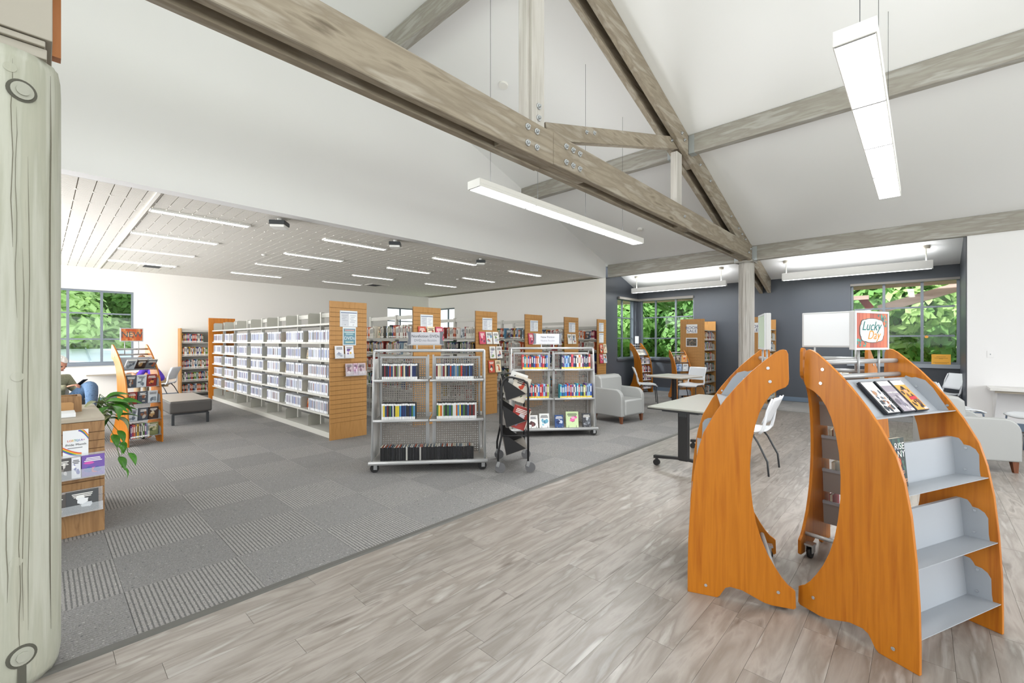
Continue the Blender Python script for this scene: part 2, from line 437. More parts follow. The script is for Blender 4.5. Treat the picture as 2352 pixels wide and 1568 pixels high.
for n, (x, y) in enumerate(light_xy):
    dim = n in (2, 6, 11)
    t = thing('recessed_ceiling_light', 'placeholder', 'ceiling light', (x, y, 3.3), 0, 'slim recessed lights in the low ceiling')
    part('diffuser', MB().bx(-.055, .055, 0, 1.18, -.002, .01), M_emit_d if dim else M_emit, t)
    fr = MB()
    for a in ((-.075, -.055, -.02, 1.2), (.055, .075, -.02, 1.2), (-.055, .055, -.02, 0), (-.055, .055, 1.18, 1.2)): fr.bx(*a, -.006, .02)
    for k in range(1, 12): fr.bx(-.055, .055, k*.098, k*.098+.006, -.005, -.001)
    part('frame', fr, M_pend, t)
    col = {0: 'nearest the gable wall', 1: 'second from the gable wall', 2: 'third from the gable wall', 3: 'nearest the window wall'}[min(n % 4, 3)]
    row = ['nearest', 'second', 'third', 'farthest'][n//4]
    t['label'] = ('dim' if dim else 'bright')+' slim ceiling light, '+row+' bay of the low ceiling, '+col
# header underside + baseboards
struct('baseboard_left', MB().bx(-6.6, -6.585, 11.2, 12.9, 0, .11), M_base)
struct('baseboard_back', MB().bx(-6.585, XG, 12.885, 12.9, 0, .11), M_base)
struct('baseboard_right', MB().bx(XG+.15, 7, 11.135, 11.15, 0, .13), M_base)
struct('baseboard_back', MB().bx(-15, -6.6, 10.985, 11.0, 0, .1), M_base)
struct('baseboard_left', MB().bx(-15, -14.985, -3.2, 10.98, 0, .1), M_base)

def glassmat():
    m = bpy.data.materials.new('window_glass'); m.use_nodes = True; N = m.node_tree.nodes; L = m.node_tree.links
    for n in list(N): N.remove(n)
    o = N.new('ShaderNodeOutputMaterial'); a = N.new('ShaderNodeBsdfTransparent'); g = N.new('ShaderNodeBsdfGlossy'); g.inputs['Roughness'].default_value = .02
    x = N.new('ShaderNodeMixShader'); x.inputs[0].default_value = .01; a.inputs[0].default_value = (.97, .99, .98, 1)
    L.new(a.outputs[0], x.inputs[1]); L.new(g.outputs[0], x.inputs[2]); L.new(x.outputs[0], o.inputs[0]); return m
M_glass = glassmat()
def window(n, axis, c, a0, a1, z0, z1, va, hz, depth=.06, inward=1, sill=True, fw=.045):
    """window in plane axis=c; va vertical mullions, hz horizontal bars; frame set in wall"""
    name = 'window_%d' % n
    def B(b, a0, a1, q0, q1, d0, d1):
        if axis == 'x': b.bx(c+d0, c+d1, a0, a1, q0, q1)
        else: b.bx(a0, a1, c+d0, c+d1, q0, q1)
    w = struct(name, MB(), M_win) if False else None
    b = MB(); D0, D1 = -depth/2, depth/2
    for s0, s1, q0, q1 in ((a0, a0+fw, z0, z1), (a1-fw, a1, z0, z1), (a0+fw, a1-fw, z0, z0+fw), (a0+fw, a1-fw, z1-fw, z1)): B(b, s0, s1, q0, q1, D0, D1)
    w = struct(name, b, M_win)
    vs = [a0+fw]+list(va)+[a1-fw]; hs = [z0+fw]+list(hz)+[z1-fw]
    for v in va:
        q = MB(); B(q, v-.025, v+.025, z0+fw, z1-fw, D0+.008, D1-.008); part('mullion', q, M_win, w)
    for h in hz:
        for s0, s1 in zip(vs, vs[1:]):
            q = MB(); B(q, s0+.024, s1-.024, h-.018, h+.018, D0+.012, D1-.012); part('glazing_bar', q, M_win, w)
    for s0, s1 in zip(vs, vs[1:]):
        for q0, q1 in zip(hs, hs[1:]):
            q = MB(); B(q, s0, s1, q0, q1, -.003, .003); part('pane', q, M_glass, w)
    return w
window(1, 'x', -6.7, 11.65, 12.8, .98, 2.8, [12.1], [1.6, 2.22])
window(2, 'y', 12.98, -6.5, -4.83, .98, 2.8, [-6.02, -5.39], [1.6, 2.24])
window(3, 'y', 12.98, -1.22, XG, 1.02, 2.83, [-.63, 0.0], [1.62, 2.24])
window(4, 'x', -15.1, -.1, 1.66, .95, 2.78, [.45, 1.05], [1.56, 2.2])
window(5, 'x', -15.1, 9.08, 10.95, 1.9, 2.82, [9.7, 10.3], [2.3])
window(6, 'y', 11.1, -14.95, -13.32, 1.9, 2.82, [-14.4, -13.82], [2.3])
struct('trim_3', MB().bx(-6.6, -4.8, 12.86, 12.93, .93, .985), M_grey, 'grey sill under the left far window')
struct('trim_3', MB().bx(-6.64, -6.56, 11.6, 12.9, .93, .985), M_grey, 'grey sill under the narrow window')
struct('trim_3', MB().bx(-1.28, XG, 12.8, 12.95, .94, 1.02), mat('sill_grey', '#8d949c', .4), 'grey sill under the right window')
struct('trim_3', MB().bx(-15.02, -14.93, -.15, 1.7, .9, .955), M_win, 'grey sill under the stack window')
M_shade = mat('roller_shade_tube', '#8a8580', .6)
struct('trim_4', MB().bx(-6.55, -4.83, 12.84, 12.9, 2.76, 2.83).bx(-6.58, -6.52, 11.65, 12.84, 2.76, 2.83).bx(-1.22, XG, 12.84, 12.9, 2.78, 2.83), M_shade, 'shade housing over the windows')

# ---------------------------------------------------------------- timber
def rough_beam(x0, x1, y0, y1, z0, z1, chamfer=True):
    return MB().bx(x0, x1, y0, y1, z0, z1)
tr = thing('timber_truss', 'long double-plank timber truss spanning the hall between the two posts', 'truss', (-2.98, 0, 0))
def tp(name, b, m=M_timber_y, label=None, bevel=.006):
    o = part(name, b, m, tr, label, bevel, 1); return o
# lower chords in local x (origin -2.98)
for xa, xb in ((.05, .13), (-.14, -.06)):
    tp('lower_chord', MB().bx(xa, xb, -1.2, 3.70, 3.37, 3.71)); tp('lower_chord', MB().bx(xa, xb, 3.705, 11.12, 3.38, 3.715))
tp('spacer_block', MB().bx(-.06, .05, 3.0, 4.4, 3.385, 3.7)); tp('spacer_block', MB().bx(-.06, .05, 7.2, 7.6, 3.385, 3.68)); tp('spacer_block', MB().bx(-.06, .05, 10.2, 11.1, 3.385, 3.68))
def sl(xa, xb, y0, y1, top, dep):
    f = lambda y: RZ(y)-top
    return MB().hexa([(xa, y0, f(y0)-dep), (xb, y0, f(y0)-dep), (xb, y1, f(y1)-dep), (xa, y1, f(y1)-dep), (xa, y0, f(y0)), (xb, y0, f(y0)), (xb, y1, f(y1)), (xa, y1, f(y1))])
for xa, xb in ((.05, .13), (-.14, -.06)):
    tp('upper_chord', sl(xa-.004*(xa < 0)*-1, xb-.004*(xb > 0), 1.0, 7.35, .003, .36)); tp('upper_chord', sl(xa-.004*(xa < 0)*-1, xb-.004*(xb > 0), 7.355, 12.86, .003, .36))
for y0, y1 in ((7.2, 7.75), (11.0, 11.5)): tp('spacer_block', sl(-.06, .05, y0, y1, .02, .3))
tp('king_post', MB().bx(-.06, .05, 3.36, 3.64, 3.45, 6.6).bx(-.1, .09, 3.40, 3.60, 3.72, 6.6), M_timber_z)
tp('short_post', MB().bx(-.06, .05, 7.1, 7.3, 3.45, 4.62), M_timber_z)
o = tp('diagonal_strut', MB().bar((-.005, 3.7, 3.75), (-.005, 7.2, 4.78), .1, .19))
# bolts
bolt = MB(); bolt.cyl((0, 0, 0), (.012, 0, 0), .034, 16, .031); bolt.cyl((.012, 0, 0), (.03, 0, 0), .016, 6); bolt.cyl((.03, 0, 0), (.037, 0, 0), .009, 8)
bm_ = bolt.mesh('bolt'); bm_.materials.append(M_chrome)
for y in (3.28, 3.42): 
    for z in (3.46, 3.62): o = link('bolt', bm_, None, tr); o.location = (.13, y, z)
for y in (3.92, 4.05, 4.18):
    for z in (3.46, 3.63): o = link('bolt', bm_, None, tr); o.location = (.13, y, z)
for z in (3.8, 3.92): o = link('bolt', bm_, None, tr); o.location = (.09, 3.5, z)
for y, z in ((7.2, 3.55), (4.45, 4.0), (4.62, 4.05), (6.9, 4.72), (11.0, 3.6), (10.85, 3.5), (10.6, 3.75), (10.35, 3.82), (10.1, 3.9), (9.6, 4.05), (7.9, 4.6), (8.4, 4.45), (7.1, 4.88), (7.2, 4.8)): o = link('bolt', bm_, None, tr); o.location = (.13 if not 4.3 < y < 7 else .045, y, z); o.scale = (.8, .8, .8)
# knots
M_knot = texmat('timber_knot', ['#4c4034', '#8a7a67'], (1, 1, 1), 30, 4, .8, .2)
def purlin(x0, x1, y, z0, z1, label, t=.13):
    th = thing('ceiling_beam', label, 'beam', ((x0+x1)/2, y, z0)); h = (x1-x0)/2
    part('timber', MB().bx(-h, h, 0, t, 0, z1-z0), M_timber_x, th, None, .006, 1)
    return th, h
def strap(th, x0, x1, t, hgt, label='galvanised steel hanger'):
    b = MB().bx(x0, x1, -.004, 0, -.004, hgt).bx(x0, x1, -.004, t+.004, -.008, 0).bx(x0, x1, t, t+.004, -.004, hgt)
    for k in range(4): b.cyl(((x0+x1)/2+.012, -.009, .04+k*hgt/5), ((x0+x1)/2+.012, -.004, .04+k*hgt/5), .006, 8)
    part('joist_hanger', b, M_strap, th, label)
M_strap = mat('galvanised_strap', '#b3b9bb', .4, .5)
th, h = purlin(-2.848, 7.0, 7.38, 4.63, 4.94, 'grey-washed ceiling beam passing behind the right hanging lamp'); strap(th, -h, -h+.09, .13, .3)
th, h = purlin(-6.6, -3.122, 7.38, 4.63, 4.94, 'grey-washed ceiling beam between the truss and the gable wall, behind the left lamp'); strap(th, h-.09, h, .13, .2)
th, h = purlin(-2.848, 7.0, 11.12, 3.36, 3.69, 'grey-washed beam low over the right reading corner'); strap(th, -h, -h+.1, .13, .31)
th, h = purlin(-6.6, -3.122, 11.1, 3.34, 3.69, 'grey-washed beam low over the armchair corner'); strap(th, h-.1, h, .13, .2)
th, h = purlin(-6.6, -3.122, 3.62, 5.86, 6.19, 'upper grey-washed ceiling beam at the top edge of the photo')
th, h = purlin(-2.848, 7.0, 3.62, 5.86, 6.19, 'uppermost ceiling beam right of the king post')
# columns
def column(loc, r, z1, m, label, cracks, bumps=True):
    t = thing('timber_column', label, 'column', loc)
    seg = 40; rr = random.Random(3)
    prof = [1+.012*math.sin(3*k)+rr.uniform(-.006, .006) for k in range(seg)]
    b = MB(); zs = [0, .03, .09, .2, .8, 1.4, 2.0, z1-.12, z1-.05, z1]; sc = [.9, .95, 1, 1, 1.01, .995, 1, 1, .985, .94]
    rings = [b._av([(r*s*prof[j]*math.cos(2*math.pi*j/seg), r*s*prof[j]*math.sin(2*math.pi*j/seg), z) for j in range(seg)]) for z, s in zip(zs, sc)]
    for a, c in zip(rings, rings[1:]):
        for j in range(seg): b.face([a+j, a+(j+1) % seg, c+(j+1) % seg, c+j], True)
    b.face([rings[0]+j for j in range(seg)][::-1]); b.face([rings[-1]+j for j in range(seg)])
    part('log', b, m, t)
    cb = MB()
    for ang, za, zb, w in cracks:
        pts = []; n = 9
        for k in range(n):
            a = ang+.018*math.sin(k*1.7+ang*9); z = za+(zb-za)*k/(n-1)
            pts.append((r*1.008*math.cos(a), r*1.008*math.sin(a), z))
        cb.tube(pts, [w*.2]+[w]*(n-2)+[w*.2], 5)
    parts('crack', cb, M_crack, t)
    return t
post = column((-2.99, -.105, 0), .172, 2.755, M_post, 'thick pale weathered log post at the left edge of the photo',
       [(.13, 1.9, 2.7, .0012), (.42, .25, 2.3, .0009), (.05, .4, 1.3, .0013), (.32, .3, 1.9, .001), (.9, .2, 2.7, .0022), (.2, 1.6, 2.5, .0008), (.26, .15, .9, .0011)])
# counter-sunk bolts facing +X
for z, kind in ((2.575, 0), (.15, 1)):
    b = MB(); a = .3; P = Vector((.17*math.cos(a),   .17*math.sin(a), z)); n = Vector((math.cos(a), math.sin(a), 0))
    b.cyl(P-n*.01, P+n*.004, .047, 24); b2 = MB(); b2.cyl(P+n*.001, P+n*.009, .036, 24); b2.cyl(P+n*.009, P+n*.016, .021, 8 if kind else 20)
    part('bolt_recess', b, mat('recess_shadow_paint', '#57564c', .8), post); part('bolt', b2, mat('painted_bolt', '#a9aa9d', .5), post)
    if kind:
        q = MB().box(P+n*.002+Vector((0, 0, -.09)), (.012, .026, .11)); part('slot', q, mat('recess_shadow_paint', '#57564c', .8), post)
b = MB()
for z, a in ((2.66, .1), (.56, .2), (1.35, .22), (1.03, .2)):
    P = Vector((.171*math.cos(a), .171*math.sin(a), z)); n = Vector((math.cos(a), math.sin(a), 0)); b.cyl(P-n*.003, P+n*.003, .02, 20)
parts('wood_plug', b, M_post, post)
column((-3.0, 11.25, 0), .165, 3.33, M_timber_z, 'pale timber post carrying the truss in front of the slate wall', [(-1.9, .2, 3.2, .006), (-2.3, .5, 3.0, .003), (-.9, .1, 2.2, .003), (-1.4, 1.4, 3.1, .002)])
b = MB().bx(-3.2, -2.82, 11.06, 11.44, 3.33, 3.375)
tag(link('column_cap', b.mesh('column_cap'), M_timber_x), 'timber cap plate on top of the post under the truss', 'beam')
# white bracket box above near post with orange batten
t = thing('beam_casing', 'cream painted box casing on top of the left log post', 'casing', (-2.99, -.105, 2.755))
MCR = mat('cream_casing_paint', '#aaa498', .6)
part('lower_plate', MB().bx(-.12, .135, -.3, .125, 0, .045), MCR, t, None, .004)
part('bottom_board', MB().bx(-.14, .15, -.4, .120, .048, .074), MCR, t, None, .004)
part('casing', MB().bx(-.14, .16, -.5, .142, .078, .63), MCR, t, None, .004)
M_orange = texmat('orange_batten', ['#a56a3a', '#b9794a'], (4, 4, .6), 4, 5, .6, .05)
part('batten', MB().bx(-.2, -.14, .1, .175, .15, .63).bx(-.2, -.15, .08, .135, .0, .2), M_orange, t, 'orange-stained wooden batten')

# ---------------------------------------------------------------- hanging lamps
def pendant(loc, L, label, w=.2, h=.09, wires=(), sections=4, rod=False, axis='y', up=.28):
    t = thing('pendant_lamp', label, 'hanging lamp', loc, 0 if axis == 'y' else -math.pi/2)
    hz = h; b = MB()
    b.bx(-w/2, w/2, 0, L, .035, hz)
    b.bx(-w/2, -w/2+.008, 0, L, 0, .035).bx(w/2-.008, w/2, 0, L, 0, .035).bx(-w/2, w/2, -.012, 0, 0, hz).bx(-w/2, w/2, L, L+.012, 0, hz)
    part('housing', b, M_pend, t, None, .004)
    part('top_lens', MB().bx(-w/2+.01, w/2-.01, .01, L-.01, hz, hz+.002), M_emit_d, t)
    k = L/sections
    for i in range(sections):
        part('diffuser', MB().bx(-w/2+.016, w/2-.016, i*k+.012, (i+1)*k-.012, .004, .012), M_emit, t)
    fr = MB()
    for i in range(sections+1): fr.bx(-w/2+.008, w/2-.008, max(0, i*k-.01), min(L, i*k+.01), 0, .02)
    parts('divider', fr, mat('lamp_divider', '#a9aaab', .5), t)
    for y in wires:
        wy = loc[1]+y if axis == 'y' else loc[1]
        top = RZ(wy)-loc[2]
        if rod:
            part('rod', MB().cyl((0, y, hz), (0, y, top-.03), .008, 8), M_strapc, t)
            part('canopy', MB().cyl((0, y, top-.05), (0, y, top+.04), .06, 20), mat('canopy_enamel', '#cfc9bc', .5), t)
        else:
            part('wire', MB().cyl((0, y, hz), (0, y, top+.0), .0022, 6), M_char, t)
    # the light this lamp gives
    d = bpy.data.lights.new('lamp_light', 'AREA'); d.shape = 'RECTANGLE'; d.size = w*.8; d.size_y = L*.95; d.energy = LAMPW*L
    d.color = (.97, .99, 1)
    o = bpy.data.objects.new('lamp_light', d); COL.objects.link(o); o.parent = t; o.location = (0, L/2, -.006)
    o2 = bpy.data.objects.new('lamp_uplight', d.copy()); COL.objects.link(o2); o2.parent = t; o2.location = (0, L/2, hz+.004); o2.rotation_euler = (math.pi, 0, 0); o2.data.energy = LAMPW*L*up
    return t
M_strapc = mat('cream_rod', '#c4bfb0', .5)
LAMPW = 12
pendant((-3.63, 3.28, 3.2), 3.85, 'long white hanging lamp in front of the gable wall, left of the truss', wires=(.25, 1.1, 2.2, 3.3))
pendant((-.28, 3.14, 3.2), 3.72, 'long white hanging lamp over the display racks, largest and nearest', wires=(.3, 1.9, 3.4))
pendant((-6.3, 12.0, 2.93), 2.62, 'white rod-hung lamp over the armchair corner, left of the truss post', w=.09, h=.14, wires=(.14, 2.5), sections=2, up=.5, rod=True, axis='x')
pendant((-2.42, 12.03, 2.94), 2.57, 'white rod-hung lamp in front of the slate wall, right of the truss post', w=.09, h=.17, wires=(.07, 2.48), sections=2, up=.5, rod=True, axis='x')
for x, y, lab in ((-5.0, 5.16, 'round white ceiling speaker high on the slope left of the king post'), (-4.89, 9.7, 'small round smoke detector on the slope beside the far end of the left lamp')):
    b = MB().lathe([(.075, -.03), (.08, 0), (.05, .03)] if y < 6 else [(.05, -.05), (.06, -.03), (.06, .0), (.04, .03)], (0, 0, 0), 24)
    o = link('smoke_detector', b.mesh('smoke_detector'), mat('detector_plastic', '#e8e6e2', .5)); o.location = (x, y, RZ(y)); o.rotation_euler = (-.32, 0, 0); tag(o, lab, 'detector')
for x, y, w, lab in ((-6.98, 2.42, .22, 'grey-edged white box hanging under the low ceiling, left of three'), (-6.93, 4.35, .2, 'white box hanging under the low ceiling, middle of three'), (-7.1, 6.6, .2, 'grey-edged white box hanging under the low ceiling, right of three')):
    t = thing('ceiling_speaker', lab, 'speaker', (x, y, 3.15), .9)
    part('body', MB().bx(-w/2, w/2, -w/2, w/2, .07, .13), M_char, t, None, .01); part('grille', MB().bx(-w/2+.01, w/2-.01, -w/2+.01, w/2-.01, .03, .07), M_pend, t, None, .01)
    part('bracket', MB().cyl((0, 0, .13), (0, 0, .175), .03), M_pend, t)
for x, y, lab in ((-10.1, 3.2, 'small round sprinkler cover in the low ceiling, nearest'), (-9.7, 5.9, 'small round sprinkler cover in the low ceiling, second'), (-9.9, 8.3, 'small round sprinkler cover in the low ceiling, third')):
    o = link('sprinkler', MB().lathe([(.02, -.03), (.05, -.012), (.05, 0)], (0, 0, 0), 16).mesh('sprinkler'), mat('detector_plastic', '#e8e6e2', .5)); o.location = (x, y, 3.322); tag(o, lab, 'sprinkler')
for x, y, lab in ((-13.6, 1.9, 'dark slotted air vent in the low ceiling near the left window'), (-12.9, 7.4, 'dark slotted air vent in the low ceiling near the far corner')):
    t = thing('air_vent', lab, 'vent', (x, y, 3.31))
    part('frame', MB().bx(-.3, .3, -.3, .3, 0, .012), M_lib_ceil, t); q = MB()
    for k in range(6): q.bx(-.2+k*.07, -.17+k*.07, -.22, .1, -.006, .001)
    part('slots', q, M_char, t)

# ---------------------------------------------------------------- books and cases (collected, then the 300 largest of each kind become things)
BK = []   # (kind, matrix, dims(t,h,d), colour, style, label, group)
PAL = ['#8e2f2b', '#2d4a7c', '#3a6b52', '#c9a13b', '#d9d4c6', '#efece4', '#20242b', '#6a4a7a', '#b8552f', '#4f7f9c', '#7d7468', '#e3e0d8', '#a43c52', '#33363d', '#c7653a', '#e8e5dc', '#566f3e', '#9db4c4']
PALD = ['#1d2f5e', '#22242a', '#6e2330', '#2c4d77', '#3c3f45', '#8a8f94', '#b03a2c', '#4a5d2f', '#d8d8d6', '#cfc7a8', '#1b1c20', '#416b8f']
def bookmesh(b, M, dims, c, style):
    """book standing: x thickness (0..t), y depth 0 (spine, toward -y) .. d, z 0..h"""
    t, h, d = dims; old = b.M; b.M = M; c = lin(c)
    e = .0006
    if style == 'case':                      # white-sleeved disc case with colour stripe and label
        b.cur = lin('#c9cbd0'); b.bx(e, t-e, .002, d, 0, h)
        b.cur = c; b.bx(t*.28, t*.72, 0, .004, h*.2, h*.84)
        b.cur = lin('#d9dadd'); b.bx(t*.05, t*.95, -.0006, .004, 0, h*.2)
    elif style == 'dvd':
        b.cur = lin('#26272b'); b.bx(e, t-e, .003, d, 0, h)
        b.cur = c; b.bx(t*.06, t*.94, 0, .005, h*.2, h*.87)
        b.cur = lin('#e9eaea'); b.bx(t*.04, t*.96, -.001, .005, 0.004, h*.2); b.bx(t*.04, t*.96, -.001, .005, h*.87, h-.002)
    elif style == 'slim':
        b.cur = c; b.bx(e, t-e, 0, d, 0, h); b.cur = lin(R.choice(['#e6e2dc', '#b9604a', '#d8d2c0', '#7d8a96', '#efece8'])); b.bx(t*.2, t*.8, 0, d, h, h+.003)
    elif style == 'flat':                    # spine-up spare pages seen from behind
        b.cur = lin('#e9dfc8'); b.bx(.003, t-.003, .004, d-.001, .002, h-.003)
        b.cur = c; b.bx(e, .003, 0, d, 0, h).bx(t-.003, t-e, 0, d, 0, h).bx(e, t-e, 0, .004, 0, h)
    else:
        b.cur = lin('#e6dfcf'); b.bx(.002, t-.002, .003, d-.002, .002, h-.003)
        b.cur = c; b.bx(e, .0022, 0, d, 0, h).bx(t-.0022, t-e, 0, d, 0, h)
        b.bx(e, t-e, 0, .003, 0, h)
        b.cur = lin('#e2c94a') if style == 'newbook' else lin('#f0efea')
        b.bx(e, t-e, -.0008, .001, h*.06, h*.17)
        if style == 'newbook': b.cur = lin('#f0f0ee'); b.bx(e, t-e, -.0009, .001, 0.001, h*.06)
        k = sum(c); b.cur = lin('#f3efe2') if k < .9 else lin('#3a3a40'); b.bx(t*.3, t*.7, -.0006, .001, h*.45, h*.85)
    b.M = old; b.cur = (1, 1, 1)
NAMED = {'white': '#f0efea', 'cream': '#e3dcc8', 'light grey': '#b9bcc0', 'grey': '#85868a', 'charcoal': '#34363c', 'black': '#151517', 'red': '#b5302e', 'maroon': '#6e2323', 'pink': '#e46a8a', 'orange': '#cf6a32', 'yellow': '#d9b93a', 'olive': '#8a8f45', 'green': '#3d6a45', 'teal': '#2e8f94', 'sky blue': '#6fb0d9', 'blue': '#3b6cb0', 'navy': '#1f2f5c', 'purple': '#6a4a8a', 'brown': '#7d5a3c', 'tan': '#b99e74', 'lilac': '#a8a8cc'}
def cname(h):
    r, g, b = [int(h[i:i+2], 16) for i in (1, 3, 5)]
    return min(NAMED, key=lambda n: sum((x-y)**2 for x, y in zip((r, g, b), [int(NAMED[n][i:i+2], 16) for i in (1, 3, 5)])))
def nth(n): return str(n)+('th' if 10 < n % 100 < 14 else {1: 'st', 2: 'nd', 3: 'rd'}.get(n % 10, 'th'))
CNT = {}
def row_label(label, c, style):
    CNT[label] = CNT.get(label, 0)+1
    col = cname(c)+('-striped' if style == 'case' else '')
    return col+' '+label+', '+nth(CNT[label])+' from left'
def shelf_row(M, x0, x1, kind, style, label, group, hr=(.2, .24), tr=(.02, .035), d=.15, pal=None, gap=.02, fill=1.0, lean=.03):
    pal = pal or PAL; x = x0
    xe = x0+(x1-x0)*fill
    while True:
        t = R.uniform(*tr)
        if x+t > xe: break
        h = R.uniform(*hr); cc = R.choice(pal); a = R.uniform(-lean, lean)*.3
        BK.append((kind, M @ Matrix.Translation((x, R.uniform(0, .008), 0)) @ Matrix.Rotation(a, 4, 'Y'), (t, h, d), cc, style, row_label(label, cc, style), group))
        x += t+R.uniform(.0006, .0016)+(.0 if R.random() > gap else R.uniform(.01, .05))
    return x
def cover_mesh(b, w, h, t, cols, seed=0, title=None):
    """face-out book or case: front at y=0 facing -y, x 0..w, z 0..h; layered flat print on the cover"""
    rr = random.Random(seed); b.cur = lin('#e9e4d6'); b.bx(.001, w-.002, .0012, t-.001, .001, h-.001)
    b.cur = lin(cols[0]); b.bx(0, w, 0, .0012, 0, h); b.bx(0, w, t-.0012, t, 0, h); b.bx(0, .0015, 0, t, 0, h)
    n = len(cols)
    for k in range(5):                       # broad picture patches
        b.cur = lin(cols[1+k % (n-1)]); cx = rr.uniform(.25, .75)*w; cz = rr.uniform(.2, .7)*h; r1 = rr.uniform(.1, .26)*w; r2 = rr.uniform(.08, .2)*h
        pts = [(cx+r1*math.cos(a*.785)*rr.uniform(.6, 1.1), cz+r2*math.sin(a*.785)*rr.uniform(.6, 1.1)) for a in range(8)]
        pts = [(min(max(p, .004), w-.004), min(max(q, .004), h-.004)) for p, q in pts]
        y = -.0002-.00012*k; b.quad(*[(p, y, q) for p, q in pts])
    for k in range(3):
        b.cur = lin('#f4f2ec') if sum(lin(cols[0])) < 1.2 else lin('#2b2b30')
        z = h*(.86-.07*k); a = rr.uniform(.1, .25)*w; b.quad((a, -.001, z-h*.018), (w-a, -.001, z-h*.018), (w-a, -.001, z+h*.018), (a, -.001, z+h*.018))
    b.cur = (1, 1, 1)
COVN = [0]
def cover(M, w, h, t, cols, label, group=None, lean=0, cat='book', name='book', stand=False):
    COVN[0] += 1; b = MB(); b.M = Matrix.Rotation(-lean, 4, 'X'); cover_mesh(b, w, h, t, cols, COVN[0])
    o = link(name, b.mesh(name), M_print); o.matrix_world = M; tag(o, label, cat, group)
    if stand:
        q = MB().tube([(w*.2, -.04, .002), (w*.2, -.025, .03), (w*.2, -.02, .004), (w*.2, .05, .004), (w*.8, .05, .004), (w*.8, -.02, .004), (w*.8, -.025, .03), (w*.8, -.04, .002)], .003, 6)
        part('wire_stand', q, M_chrome, o)
    return o

# ---------------------------------------------------------------- rocket-shaped display racks
OUT = [(0, 0), (0, .12), (.003, .3), (.014, .5), (.032, .7), (.057, .85), (.088, .96), (.15, 1.08), (.21, 1.172), (.27, 1.25), (.335, 1.325), (.40, 1.388), (.455, 1.436), (.48, 1.452), (.497, 1.456), (.511, 1.45), (.519, 1.43)]
INN = [(.523, 1.29), (.519, 1.262), (.506, 1.245), (.47, 1.228), (.435, 1.2), (.405, 1.155), (.38, 1.1), (.357, 1.02), (.34, .92), (.332, .8), (.333, .69), (.345, .57), (.362, .47), (.388, .38), (.42, .3), (.455, .235), (.49, .18), (.52, .145), (.545, .128), (.553, .12), (.556, .03), (.545, .02), (.44, .018), (.40, .025), (.35, .045), (.29, .07), (.23, .076), (.205, .065), (.19, .04), (.175, .012), (.16, 0)]
PROF = OUT+INN
def outer_t(z):
    for (t0, z0), (t1, z1) in zip(OUT, OUT[1:]):
        if z0 <= z <= z1: return t0+(t1-t0)*(z-z0)/max(z1-z0, 1e-6)
    return OUT[-1][0]
def smooth_poly(pts): return pts
